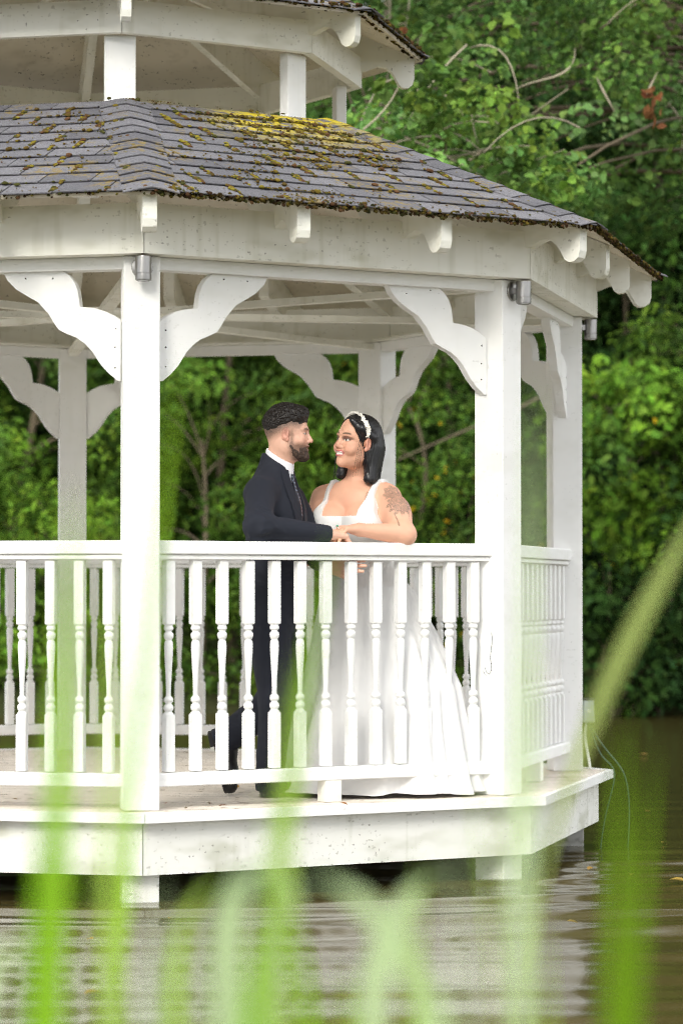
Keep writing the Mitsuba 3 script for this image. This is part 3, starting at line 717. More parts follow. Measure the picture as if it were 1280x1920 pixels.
neck = [Cone(HO + HM @ v(0, -.022, -.05), tp(.016, 0, 1.79), .055, .058, k=.03), Cone(tp(-.02, -.10, 1.72), tp(-.02, .10, 1.715), .04, .04, k=.04)]
torso = [Ell(tp(0, 0, 1.58), (.165, .105, .19), TM, k=.05), Ell(tp(0, 0, 1.36), (.145, .10, .18), TM, k=.06), Ell(tp(-.005, 0, 1.18), (.155, .105, .12), TM, k=.06)]
limbs = [Cone(shR, elR, .052, .040, k=.03), Cone(elR, wrR, .040, .028, k=.02), Cone(shL, elL, .052, .04, k=.03), Cone(elL, wrL, .04, .028, k=.02),
         Cone(hpR, knR, .08, .055, k=.04), Cone(knR, anR, .055, .036, k=.03), Cone(hpL, knL, .08, .055, k=.04), Cone(knL, anL, .055, .036, k=.03)]
hands = hand_prims(wrR + nrm(wrR - elR) * .005, wrR + nrm(wrR - elR), (0, -.1, 1), curl=(.95, .95, .95, .95), side=-1) + hand_prims(wrL, v(.02, 12.79, 1.40), (-.5, -.75, .2), curl=(.35, .38, .4, .42), side=1)
f = field(head + neck + torso + limbs + hands)
body = relax(nets(f, (-.62, 12.42, .42), (.16, 13.2, 2.13), .0032), 2)
q = (body.vertices - HO) @ HM / HS
col = tint((.68, .40, .295), body.vertices * 30, .05)
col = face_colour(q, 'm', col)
GROOM = name_for('person')
scene[GROOM] = mikit.ply(body, 'skin', smooth=True, color=col)
tag(GROOM, 'bearded dark haired man in a navy suit leaning on the railing beside the woman', 'person')

def jcut(p, d):
    hem = 1.178 - p[:, 2] + .006 * np.sin(p[:, 0] * 30)
    loc = (p - CH) @ TM
    # open front: a V from the collar to the button, on the figure's forward side
    vw = .004 + .036 * np.clip((p[:, 2] - 1.42) / .36, 0, 1) ** 1.1
    V_ = np.maximum.reduce([np.abs(loc[:, 0] - .0) - vw, .055 - loc[:, 1], 1.42 - p[:, 2]])
    top = p[:, 2] - np.clip(1.848 - .62 * (loc[:, 1] - .035), 1.77, 1.890)
    fold = .0035 * (np.sin(p[:, 2] * 95 + 22 * loc[:, 1] + 3 * np.sin(p[:, 0] * 17)) * sst(.1, .0, np.abs(p[:, 2] - 1.34)) + 2.0 * (meshkit.fbm(p * 9, 3) - .5))
    rdg = np.abs(meshkit.noise(p * np.array([26, 26, 26]) + 3 * meshkit.noise(p * 9, 2)[:, None], 6) - .5)      # sharp creases round the elbow and armpit
    fold = fold + .030 * (rdg - .12) * (sst(.17, .02, np.linalg.norm(p - elR, axis=1)) + .7 * sst(.14, .03, np.linalg.norm(p - shR + v(.0, .02, .10), axis=1)))
    return np.maximum.reduce([d + fold, hem, -V_, top])
jac = [Ell(tp(.0, 0, 1.60), (.182, .128, .19), TM, k=.05), Ell(tp(.0, 0, 1.38), (.158, .120, .20), TM, k=.07), Ell(tp(.0, 0, 1.20), (.175, .128, .15), TM, k=.07),
       Cone(tp(-.02, -.155, 1.703), tp(-.02, .155, 1.695), .062, .062, k=.05), Cone(tp(-.01, -.085, 1.752), tp(-.01, .085, 1.745), .054, .054, k=.07), Cone(tp(-.01, 0, 1.75), tp(.016, 0, 1.90), .082, .069, k=.05),
       Cone(shR, elR, .064, .058, k=.045), Cone(elR, wrR, .058, .038, k=.03), Cone(shL, elL, .070, .058, k=.035), Cone(elL, wrL - (wrL - elL) * .15, .057, .043, k=.03),
       ]
def sleeve_cut(p, d):
    d = jcut(p, d)
    a = nrm(wrR - elR); e = (p - (wrR + a * .012)) @ a
    return np.maximum(d, np.where(np.linalg.norm(p - wrR, axis=1) < .12, e, -1))
jm = relax(nets(field(jac, sleeve_cut), (-.62, 12.42, 1.14), (.1, 13.2, 1.90), .0045), 3)
put('jacket', mikit.ply(jm, 'navy_wool', smooth=True), GROOM)
# lapel and collar: a raised strip that follows the jacket front
jf = field(jac)
def on_surface(f, p, n, h=.25):
    """slides p along n onto the surface of f"""
    for _ in range(12):
        p = p - n * f(p[None])[0] * .8
    return p
def strip(f, pts, w_dir, widths, off, bsdf, name, parent, thick=.005):
    V = []
    for p, wd, w in zip(pts, w_dir, widths):
        row = []
        for t in (-.5, -.17, .17, .5):
            x = p + wd * w * t
            g = np.array([f((x + e)[None])[0] - f((x - e)[None])[0] for e in np.eye(3) * .004]); g = nrm(g)
            for _ in range(6):
                x = x - g * (f(x[None])[0] - off) * .9
            row.append((x, g))
        V.append(row)
    n = len(V); top = np.array([[r[0] + r[1] * thick for r in row] for row in V]).reshape(-1, 3); bot = np.array([[r[0] - r[1] * .004 for r in row] for row in V]).reshape(-1, 3)
    F_ = []
    for i in range(n - 1):
        for j in range(3):
            a = i * 4 + j; F_ += [(a, a + 1, a + 5), (a, a + 5, a + 4)]
            b = a + n * 4; F_ += [(b, b + 5, b + 1), (b, b + 4, b + 5)]
        for j in (0, 3):
            a = i * 4 + j; b = a + n * 4; F_ += [(a, a + 4, b + 4), (a, b + 4, b)]
    for i in (0, n - 1):
        for j in range(3):
            a = i * 4 + j; b = a + n * 4; F_ += [(a, a + 1, b + 1), (a, b + 1, b)]
    return put(name, mikit.ply((np.vstack([top, bot]), np.array(F_)), bsdf, smooth=35), parent)
for sgn in (-1, 1):
    pts, wd, ws = [], [], []
    for t in np.linspace(0, 1, 14):
        z = 1.815 - .395 * t
        l = sgn * ((.004 + .036 * np.clip((z - 1.42) / .36, 0, 1) ** 1.1) + .026 * math.sin(math.pi * min(1, .15 + t)) ** .6)
        pts.append(tp(.13 - .10 * sst(.75, 0.0, np.array([t]))[0] * .6, l, z)); wd.append(nrm(LF * sgn + UP * .15)); ws.append(.060 * math.sin(math.pi * min(.98, .18 + .82 * t)) ** .7 + .004)
    strip(jf, pts, wd, ws, .001, 'navy_wool', 'lapel', GROOM)
# shirt: chest panel and collar
shirt = [Ell(tp(.004, 0, 1.60), (.150, .114, .20), TM, k=.05), Cone(tp(.008, 0, 1.76), tp(.028, .0, 1.91), .071, .063, k=.03)]
nk0, nk1 = tp(-.005, 0, 1.76), HO + HM @ v(0, -.028, -.115)
def shcut(p, d):
    loc = (p - CH) @ TM
    top = p[:, 2] - np.clip(1.866 - .62 * (loc[:, 1] - .045), 1.815, 1.912)
    slit = np.maximum.reduce([np.abs(loc[:, 0]) - .10 * np.clip(p[:, 2] - 1.795, 0, 1), .03 - loc[:, 1], 1.79 - p[:, 2]])
    return np.maximum.reduce([d, top, -slit, 1.40 - p[:, 2]])
put('shirt', mikit.ply(relax(nets(field(shirt, shcut), (-.5, 12.7, 1.38), (-.08, 13.1, 1.93), .004), 2), 'white_cotton', smooth=True), GROOM)
# tie
sf = field(shirt)
tpts = [tp(.10, 0, z) for z in np.linspace(1.795, 1.43, 18)]
tw = [.034, .036, .030, .034, .040, .044, .048, .052, .055, .058, .06, .062, .064, .066, .068, .070, .072, .072]
def tie():
    V, n = [], len(tpts)
    for p, w in zip(tpts, tw):
        for t in (-.5, -.2, .2, .5):
            x = p + LF * w * t; g = FW
            for _ in range(8): x = x - g * (sf(x[None])[0] - .004) * .9
            V.append(x + g * (.006 if abs(t) < .3 else .002))
    V = np.array(V); Fc = [(i * 4 + j, i * 4 + j + 1, i * 4 + j + 5, i * 4 + j + 4) for i in range(n - 1) for j in range(3)]
    mm = trimesh.Trimesh(V, np.vstack([np.array(Fc)[:, [0, 1, 2]], np.array(Fc)[:, [0, 2, 3]]]), process=False)
    for _ in range(2): mm = mm.subdivide()
    c = np.tile((.010, .012, .022), (len(mm.vertices), 1)); d = (mm.vertices @ LF * 60 + mm.vertices[:, 2] * 60) % 1; e = (mm.vertices @ LF * 60 - mm.vertices[:, 2] * 60) % 1
    c[(d < .3) & (e < .3)] = (.30, .36, .50)
    back = mm.copy(); back.vertices = back.vertices - FW * .004; back.invert()
    return trimesh.util.concatenate([mm, back]), np.vstack([c, c])
tm, tc = tie()
put('tie', mikit.ply(tm, 'tie_silk', color=tc), GROOM)
# trousers
tro = [Ell(tp(0, 0, 1.20), (.162, .115, .12), TM, k=.05), Cone(hpR, knR, .098, .074, k=.05), Cone(knR, anR + v(0, 0, -.03), .074, .062, k=.03),
       Cone(hpL, knL, .098, .072, k=.05), Cone(knL, anL + (anL - knL) * .04, .075, .068, k=.03), Cone(knL + v(-.05, 0, .0), knL + v(-.10, .0, -.09), .05, .06, k=.04)]
def tcut(p, d):
    fold = .006 * np.sin(p[:, 2] * 70 + p[:, 0] * 60) * (sst(.16, .0, np.linalg.norm(p - knL - v(-.05, 0, 0), axis=1)) + .4 * sst(.12, 0, np.abs(p[:, 2] - .50))) + .006 * (meshkit.fbm(p * 11, 3) - .5)
    a = nrm(anL - knL)
    e = np.where(np.linalg.norm(p - anL, axis=1) < .16, (p - anL) @ a - .030, -1)
    return np.maximum.reduce([d + fold, e, .402 - p[:, 2]])
put('trousers', mikit.ply(relax(nets(field(tro, tcut), (-.66, 12.6, .38), (-.02, 13.3, 1.34), .005), 3), 'navy_wool', smooth=True), GROOM)
# shoes: one flat on the deck, the other standing on its toe
def shoe(heel, toe, sole_n, name):
    h, t = np.asarray(heel, float), np.asarray(toe, float); f_ = nrm(t - h); u = nrm(np.asarray(sole_n) - f_ * np.dot(sole_n, f_)); L = np.linalg.norm(t - h)
    s = np.cross(f_, u)
    A = lambda a, b, c=0: h + f_ * a * L + u * b + s * c
    P = [Cone(A(.12, .042), A(.34, .045), .041, .045, k=.02), Cone(A(.34, .042), A(.70, .030), .045, .045, k=.03), Cone(A(.70, .028), A(.90, .026), .045, .034, k=.02), Cone(A(.16, .05), A(.16, .10), .036, .036, k=.03)]
    def cut(p, d):
        z = (p - h) @ u
        return np.maximum.reduce([d, .006 - z, z - .105])
    lo = np.min([h, t, h + u * .12, t + u * .08], 0) - .07; hi = np.max([h, t, h + u * .12, t + u * .08], 0) + .07
    k_ = put(name, mikit.ply(relax(nets(field(P, cut), lo, hi, .004), 2), 'black_leather', smooth=True), GROOM)
    out = [(.0, .0), (.02, .022), (.10, .034), (.3, .033), (.45, .036), (.68, .046), (.85, .040), (.96, .022), (1.0, .0)]
    poly = [(a * L, b) for a, b in out] + [(a * L, -b) for a, b in out[-2:0:-1]]
    so = prism(poly, .012, h + u * .003, f_, np.cross(u, f_), u)
    hl = prism([(0.005, .0), (.012, .03), (.075, .034), (.075, -.034), (.012, -.03)], .018, h - u * .011, f_, np.cross(u, f_), u)
    put('sole', mikit.ply(cat_meshes([so, hl]), 'black_leather'), k_)
shoe(v(-.360, 12.955, .395), v(-.115, 13.06, .393), UP, 'shoe')
shoe(v(-.575, 13.075, .668), v(-.515, 13.085, .382), v(1.0, -.1, .10), 'shoe')
# hair, curled on top; beard
hp = moved([Ell((0, -.006, .036), (.076, .094, .090), k=.02), Ell((0, .056, .064), (.050, .032, .036), k=.03)], HM, HO, HS)
def hairf(p, d):
    q = (p - HO) @ HM / HS; x, y, z = q.T
    up = .052 - .55 * np.clip(.02 - y, 0, .1) + .42 * np.clip(y - .045, 0, .07) + .010 * (meshkit.noise(q * 90, 7) - .5)
    thick = -.004 + .009 * sst(up - .006, up + .018, z) + .009 * sst(up + .01, up + .055, z) + .005 * sst(.02, .08, y) * sst(up, up + .04, z)
    w = q * 135 + 1.4 * np.stack([meshkit.noise(q * 60, 11), meshkit.noise(q * 60, 12), meshkit.noise(q * 60, 13)], 1)
    curl = .012 * (np.abs(meshkit.noise(w, 3) - .5) * 2 - .45) * sst(up, up + .04, z) + .004 * (meshkit.noise(q * 260, 4) - .5)
    return np.maximum(d - thick + curl, up - .012 - z)
hm = nets(field(hp, hairf), HO - .16, HO + .17, .0028)
put('hair', mikit.ply(hm, 'dark_hair', smooth=True), GROOM)
bp = moved([Ell((0, .030, -.035), (.064, .072, .088), k=.03), Ell((0, .040, -.082), (.053, .056, .042), k=.025), Ell((0, .078, -.104), (.032, .030, .030), k=.02), Ell((.055, .0, -.060), (.024, .034, .032), k=.03), Ell((-.055, .0, -.060), (.024, .034, .032), k=.03),
            Ell((0, .092, -.049), (.027, .015, .007), k=.006)], HM, HO, HS)
def beardf(p, d):
    q = (p - HO) @ HM / HS; x, y, z = q.T; ax = np.abs(x)
    cheek = z - (-.046 + .75 * np.clip(.035 - y, -.06, .05))         # cheek line falls from the sideburn to the mouth
    cheek = np.where(y > .062, np.maximum(z + .044, -1), cheek)
    back = .004 - .30 * (z + .05) - y
    lip = np.hypot(ax / 1.9, z + .0595) - .0095
    lip = np.where(y > .06, -lip, -1)
    neckl = -(z + .128 - .45 * np.clip(.06 - y, 0, .1))
    n = .007 * (meshkit.fbm(q * 150, 2) - .5)
    cheek = cheek + .005 * (meshkit.noise(q * 120, 4) - .5)
    back = back + .006 * (meshkit.noise(q * 100, 2) - .5)
    fade = .0075 * (1 - np.clip(-np.maximum.reduce([cheek, back, neckl]) / .022, 0, 1))
    return np.maximum.reduce([d + n + .003 + fade, cheek, back, lip, neckl])
bm = nets(field(bp, beardf), HO - .17, HO + .17, .003)
bq = (bm.vertices - HO) @ HM / HS
bc_ = lay(np.tile((.090, .052, .035), (len(bq), 1)), (.02, .013, .011), np.clip(meshkit.fbm(bq * np.array([160, 160, 60]), 3) * 1.5 - .3 + sst(-.08, -.12, bq[:, 2]) * .4, 0, 1))
put('beard', mikit.ply(bm, 'beard_hair', smooth=True, color=bc_), GROOM)
# =========================================================== the bride
psi = math.radians(52)
BHM = frame((-math.sin(psi), -math.cos(psi)), roll=7, pitch=4); BHO = np.array([.068, 13.04, 1.947]); BHS = 1.0
BF = nrm(v(-.48, -.88, 0)); BL = np.cross(UP, BF); BC = v(.068, 13.10, 0)
BT = np.stack([BL, BF, UP], 1)
def bp_(f, l, z): return BC + BF * f + BL * l + UP * z
sL, eL, wL = bp_(-.005, .160, 1.700), v(.276, 12.862, 1.531), v(.080, 12.775, 1.550)
sR, eR, wR = bp_(-.005, -.168, 1.700), v(-.155, 13.10, 1.45), v(-.26, 13.02, 1.36)
bhead = moved(head_prims('f'), BHM, BHO, BHS)
bneck = [Cone(BHO + BHM @ v(0, -.026, -.055), bp_(-.014, -.005, 1.775), .043, .052, k=.022), Cone(bp_(-.02, -.12, 1.722), bp_(-.02, .12, 1.722), .048, .048, k=.06),
         Ell(BHO + BHM @ v(0, .012, -.096), (.034, .038, .020), BHM, k=.02)]
btorso = [Ell(bp_(0, 0, 1.60), (.165, .100, .17), BT, k=.05), Ell(bp_(0, 0, 1.40), (.150, .105, .16), BT, k=.06),
          Ell(bp_(.085, .078, 1.585), (.090, .080, .088), BT, k=.022), Ell(bp_(.085, -.078, 1.585), (.090, .080, .088), BT, k=.008),
          Ell(bp_(.045, 0, 1.685), (.12, .05, .06), BT, k=.045)]
barms = [Cone(sL, eL, .056, .051, k=.03), Ell((sL * .55 + eL * .45) + v(.004, -.008, 0), (.059, .059, .075), None, k=.04), Cone(eL, wL, .050, .027, k=.018), Cone(sR, eR, .060, .050, k=.03), Cone(eR, wR, .048, .028, k=.02)]
bhand = hand_prims(wL, v(-.03, 12.715, 1.556), (0.05, -.12, 1), curl=(.70, .75, .78, .80), side=1) + hand_prims(wR, v(-.32, 12.98, 1.33), (-.5, -.8, .2), curl=(.3, .3, .3, .3), side=-1)
bf = field(bhead + bneck + btorso + barms + bhand)
bb = nets(bf, (-.40, 12.62, 1.28), (.42, 13.28, 2.08), .0028)
bb = relax(bb, 2)
q = (bb.vertices - BHO) @ BHM / BHS
loc = (bb.vertices - BC) @ BT
col = tint((.69, .385, .265), bb.vertices * 26, .05)
col = lay(col, (.60, .27, .19), .35 * gss(loc[:, 0], 0, .02) * gss(loc[:, 2], 1.64, .06) * (loc[:, 1] > .05))  # shade of the cleavage crease, painted into the skin colour
hd = (np.linalg.norm(q, axis=1) < .17) & (q[:, 2] > -.125)
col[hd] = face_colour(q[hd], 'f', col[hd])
# tattoos: a dark lacy ornament on the outside of the upper arm with drips at its lower edge; a small square one by the strap
ax_ = nrm(eL - sL); t_ = (bb.vertices - sL) @ ax_ / np.linalg.norm(eL - sL)
radv = bb.vertices - sL - ((bb.vertices - sL) @ ax_)[:, None] * ax_
o1 = nrm(v(.30, -.95, 0) - ax_ * np.dot(v(.30, -.95, 0), ax_)); o2 = np.cross(ax_, o1)
th = np.arctan2(radv @ o2, radv @ o1)
arm = (np.linalg.norm(radv, axis=1) < .085) & (t_ > -.28) & (t_ < 1.0) & (np.linalg.norm(bb.vertices - BHO, axis=1) > .2) & (loc[:, 0] > .135)
uu, vv = th * .062, t_ * np.linalg.norm(eL - sL)
def ink(uu, vv):
    r1 = np.hypot(uu, vv - .035); a1 = np.arctan2(vv - .035, uu); r2 = np.hypot(uu + .004, vv - .118); a2 = np.arctan2(vv - .118, uu + .004)
    p1 = .5 + .5 * np.sin(r1 * 900 + 3.5 * np.sin(a1 * 8) + 6 * meshkit.noise(np.stack([uu * 90, vv * 90, uu * 0], 1))); p2 = .5 + .5 * np.sin(r2 * 800 + 3.6 * np.cos(a2 * 9) + 6 * meshkit.noise(np.stack([uu * 80, vv * 80, uu * 0 + 4], 1)))
    lace = np.where(r1 < r2, p1, p2) * .75 + .35 * meshkit.noise(np.stack([uu * 260, vv * 260, uu * 0], 1))
    edge = np.minimum(r1 - .050 + .006 * np.sin(a1 * 9), r2 - .053 + .007 * np.sin(a2 * 11))
    drip = (np.sin(uu * 420) > .35) * sst(.0, -.01, np.abs(uu) - .045) * sst(.195 - 1.2 * np.abs(uu), .16, vv) * (vv > .13)
    return np.clip(sst(.18, .66, lace) * sst(.003, -.004, edge) * 1.0 + .8 * drip * (edge > -.004), 0, 1)
w = np.zeros(len(th)); w[arm] = ink(uu[arm], vv[arm])
col = lay(col, (.075, .065, .06), .82 * w)
sq = (np.abs(loc[:, 0] - .098) < .011) & (np.abs(loc[:, 2] - 1.704) < .019) & (loc[:, 1] > 0)
col = lay(col, (.12, .09, .07), sq * .75 * (.55 + .45 * np.sin(loc[:, 2] * 900) * np.sin(loc[:, 0] * 900)))
BRIDE = name_for('person')
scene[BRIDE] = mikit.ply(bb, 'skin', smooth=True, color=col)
tag(BRIDE, 'smiling woman in a white wedding dress, tattooed arm resting on the railing', 'person')

# bodice: follows the body, square neckline and two wide straps
bod = btorso + bneck[1:2]
def bodf(p, d):
    l = (p - BC) @ BT; x, y, z = l.T; ax = np.abs(x)
    neckz = 1.615 + .012 * np.sin(x * 40) * 0 + .25 * np.maximum(ax - .085, 0)
    outer_ = .124 + .62 * np.clip(1.705 - z, 0, .3) ** 1.15
    inner_ = .088 + .13 * np.clip(z - 1.615, -.1, .2)
    front = np.maximum(z - neckz, ax - outer_)
    strap = np.maximum.reduce([inner_ - ax, ax - outer_ - .012 * (y < 0), z - 1.80])
    back_ = np.maximum(z - 1.66, ax - outer_ - .01)
    region = np.minimum(np.where(y > -.01, front, back_), strap)
    fold = (.003 * np.sin(z * 120 + x * 20) * sst(.10, .0, np.abs(z - 1.44)) + .003 * (meshkit.fbm(p * 10, 3) - .5)) * sst(1.62, 1.56, z)
    shell = np.abs(d - .003) - .0085
    return np.maximum.reduce([shell + fold, region, 1.36 - z])
bodm = relax(nets(field(bod, bodf), (-.25, 12.85, 1.34), (.36, 13.30, 1.82), .0035), 2)
put('bodice', mikit.ply(bodm, 'bridal_satin', smooth=True), BRIDE)

# skirt: an A-line of deep folds, sweeping the deck
def skirt():
    nz, na = 90, 320
    Z = np.array([1.42, 1.36, 1.30, 1.10, .855, .62, .45, .385]); 
    cx = np.array([.080, .088, .112, .148, .178, .165, .150, .145]); rx = np.array([.150, .168, .200, .275, .350, .405, .460, .488])
    cy = np.array([13.10, 13.10, 13.10, 13.11, 13.12, 13.125, 13.125, 13.125]); ry = np.array([.112, .135, .155, .19, .22, .24, .26, .265])
    z = np.linspace(0, 1, nz); zz = 1.42 + (.385 - 1.42) * z
    a = np.arange(na) * 2 * np.pi / na
    I = lambda t: np.interp(-zz, -Z, t)
    zg, ag = np.meshgrid(z, a, indexing='ij')
    amp = .095 * sst(.05, .9, zg)
    ph = ag + .25 * np.sin(2 * ag + 1) + .35 * (meshkit.fbm(np.stack([np.cos(ag) * 1.2, np.sin(ag) * 1.2, zg * 1.1], -1), 3, 5) - .5)
    fold = .55 * np.sin(9 * ph + .6) + .35 * np.sin(15 * ph + 2 + 1.5 * zg) + .25 * np.sin(23 * ph + 4)
    fold = np.sign(fold) * np.abs(fold) ** .8
    wr = .5 * (meshkit.fbm(np.stack([np.cos(ag) * 4, np.sin(ag) * 4, zg * 6], -1), 4, 9) - .5)
    r = 1 + amp * (fold + wr * .8) / np.maximum(I(rx), .2)[:, None] * .42
    hem = (zg > .985) * .012 * (meshkit.noise(np.stack([np.cos(ag) * 5, np.sin(ag) * 5, zg], -1)))
    V = np.stack([I(cx)[:, None] + I(rx)[:, None] * np.cos(ag) * r, I(cy)[:, None] + I(ry)[:, None] * np.sin(ag) * r, np.repeat(zz[:, None], na, 1) + hem], -1)
    # the cloth breaks where it meets the deck
    V = V.reshape(-1, 3)
    i, j = np.meshgrid(np.arange(nz - 1), np.arange(na), indexing='ij')
    qd = np.stack([i * na + j, (i + 1) * na + j, (i + 1) * na + (j + 1) % na, i * na + (j + 1) % na], -1).reshape(-1, 4)
    return trimesh.Trimesh(V, np.vstack([qd[:, [0, 1, 2]], qd[:, [0, 2, 3]]]), process=False)
put('skirt', mikit.ply(skirt(), 'bridal_satin', smooth=True), BRIDE)

# hair: parted, tucked behind the near ear, falling straight to the shoulders
hb = moved([Ell((0, -.016, .036), (.080, .108, .092), k=.02)], BHM, BHO, BHS)
bfall = [Ell((.050, -.050, -.020), (.040, .055, .090), k=.03), Cone((.066, -.050, -.02), (.078, -.040, -.155), .030, .030, k=.03), Cone((.035, -.090, -.02), (.045, -.080, -.160), .034, .034, k=.03), Cone((0, -.10, .0), (0, -.095, -.165), .036, .036, k=.03),
         Cone((-.035, -.085, -.02), (-.045, -.070, -.16), .034, .034, k=.03), Cone((-.074, -.030, -.02), (-.082, -.005, -.155), .026, .027, k=.03), Cone((-.073, .012, .03), (-.080, .025, -.05), .014, .014, k=.03),
         Cone((.040, .072, .092), (.072, .040, .062), .012, .012, k=.03), Cone((.072, .040, .062), (.083, -.02, .03), .012, .014, k=.03)]
hb += moved(bfall, BHM, BHO, BHS)
def bhair(p, d):
    q = (p - BHO) @ BHM / BHS; x, y, z = q.T; ax = np.abs(x)
    face = np.maximum(-(z - (.100 - .9 * np.clip(ax - .0, 0, .2) ** 1.5 * 0 - .035 * (ax / .06) ** 2 * 0) ) * 0 - 1, -1)
    # the forehead stays free: a rounded window in front, peaked at the parting
    win = np.hypot((ax - 0) / .064, (z - .010) / .088) - 1
    win = np.where(y > .035, -win * .06, -1)
    ear = np.where((x > .05), .0225 - np.linalg.norm((q - v(.088, .004, -.008)) / v(1, 1, 1.35), axis=1), -1)
    a = np.arctan2(x, -y)
    streak = .0022 * (meshkit.noise(np.stack([a * 26, z * 5, x * 0], 1), 3) - .5) + .0012 * np.sin(a * 70 + 3 * np.sin(z * 20))
    end = -(z + .168 + .010 * (meshkit.noise(np.stack([a * 30, a * 0, a * 0], 1), 8) - .5) * 2)
    part = .004 * gss(x, -.012, .003) * (z > .09) * (y > -.02)
    return np.maximum.reduce([d + streak + part, win, ear, end])
hmesh = nets(field(hb, bhair), BHO - v(.17, .19, .20), BHO + v(.17, .17, .17), .0028)
put('hair', mikit.ply(hmesh, 'black_hair', smooth=True), BRIDE)
def W(x, y, z): return BHO + BHM @ v(x, y, z) * BHS
for i in range(3):     # loose strands in front of the near ear
    o = i * .0085
    pts = [W(.060, .062 - o * .6, .075), W(.078, .050 - o, .030), W(.076, .047 - o * 1.1, -.03), W(.068 + RNG.normal() * .002, .046 - o * 1.3, -.09), W(.060 + RNG.normal() * .003, .042 - o * 1.2, -.135 - RNG.uniform(0, .035))]
    put('strand', mikit.ply(tube(smooth_path(pts, 14), np.linspace(.0013, .0005, 14), 5), 'black_hair', smooth=True), BRIDE + '__hair')
for i in range(3):
    pts = [W(-.070, .045, .03), W(-.074, .050, -.04), W(-.068, .052, -.11), W(-.066 - i * .004, .046, -.165 - i * .008)]
    put('strand', mikit.ply(tube(smooth_path(pts, 12), np.linspace(.003, .001, 12), 5), 'black_hair', smooth=True), BRIDE + '__hair')
for i in range(22):     # stray ends and flyaways
    l, y0 = RNG.uniform(.060, .090), RNG.uniform(-.09, -.01)
    pts = [W(l, y0, RNG.uniform(-.03, .03)), W(l + RNG.uniform(-.004, .008), y0 + RNG.normal() * .004, -.08), W(l + RNG.uniform(-.004, .014), y0 + RNG.normal() * .008, -.168 - RNG.uniform(0, .014))]
    put('strand', mikit.ply(tube(smooth_path(pts, 10), np.linspace(.0012, .0006, 10), 4), 'black_hair', smooth=True), BRIDE + '__hair')
# headband of pearls and small white blossoms
hk = field(hb)
def band():
    out = []
    for t in np.linspace(-1.25, 1.38, 120):
        d = W(0, 0, .02) - BHO
        dirn = nrm(BHM @ v(math.sin(t), .25, math.cos(t)))
        x = BHO + BHM @ v(0, -.005, .01) + dirn * .07
        for _ in range(25): x = x - dirn * (hk(x[None])[0] - .004) * .8
        out.append((x, dirn))
    return out
bd = band()
HB = put('headband', mikit.ply(tube([x for x, _ in bd], .0035, 6), 'pearl', smooth=True), BRIDE, label='pearl and blossom headband')
fl = trimesh.creation.icosphere(subdivisions=1)
def blossom(c, n, r):
    a = nrm(np.cross(n, RNG.normal(size=3))); b = np.cross(n, a); ms = []
    for i in range(5):
        t = i * 2 * math.pi / 5; dd = a * math.cos(t) + b * math.sin(t)
        E = np.stack([dd * r * .62, np.cross(n, dd) * r * .42, n * r * .2])
        ms.append(trimesh.Trimesh(fl.vertices @ E + c + dd * r * .6 + n * r * .15, fl.faces, process=False))
    ms.append(trimesh.Trimesh(fl.vertices * r * .28 + c + n * r * .3, fl.faces, process=False)); return cat_meshes(ms)
for i in range(3, 118, 5):
    x, n = bd[i]
    s = BHM[:, 1] * RNG.uniform(-.007, .009)
    put('blossom', mikit.ply(blossom(x + n * .003 + s, nrm(n + RNG.normal(size=3) * .4), RNG.uniform(.0065, .011)), 'pearl', smooth=True), HB)
prl = []
for i in range(0, 120):
    x, n = bd[i]; 
    for _ in range(2): prl.append(trimesh.Trimesh(fl.vertices * RNG.uniform(.0018, .0038) + x + n * RNG.uniform(.0, .006) + BHM[:, 1] * RNG.uniform(-.012, .012), fl.faces, process=False))
put('pearls', mikit.ply(cat_meshes(prl), 'pearl', smooth=True), HB, kind='stuff')
# ring on the resting hand, earring drop
rf = nrm(v(-.03, 12.715, 1.556) - wL)
rc = wL + rf * .105 + np.cross(rf, nrm(v(.05, -.12, 1))) * .012 + UP * -.002
put('ring', mikit.ply(cat_meshes([trimesh.Trimesh(trimesh.creation.torus(.0105, .0016, 16, 6).vertices @ np.stack([np.cross(rf, UP), UP, rf]) + rc, trimesh.creation.torus(.0105, .0016, 16, 6).faces, process=False)]), 'silver', smooth=True), BRIDE)
put('gemstone', mikit.ply(obox(rc + UP * .012 - v(0, .004, 0), (.004, .005, .003), rf, np.cross(UP, rf), UP, bev=.0015), 'gem'), BRIDE + '__ring')
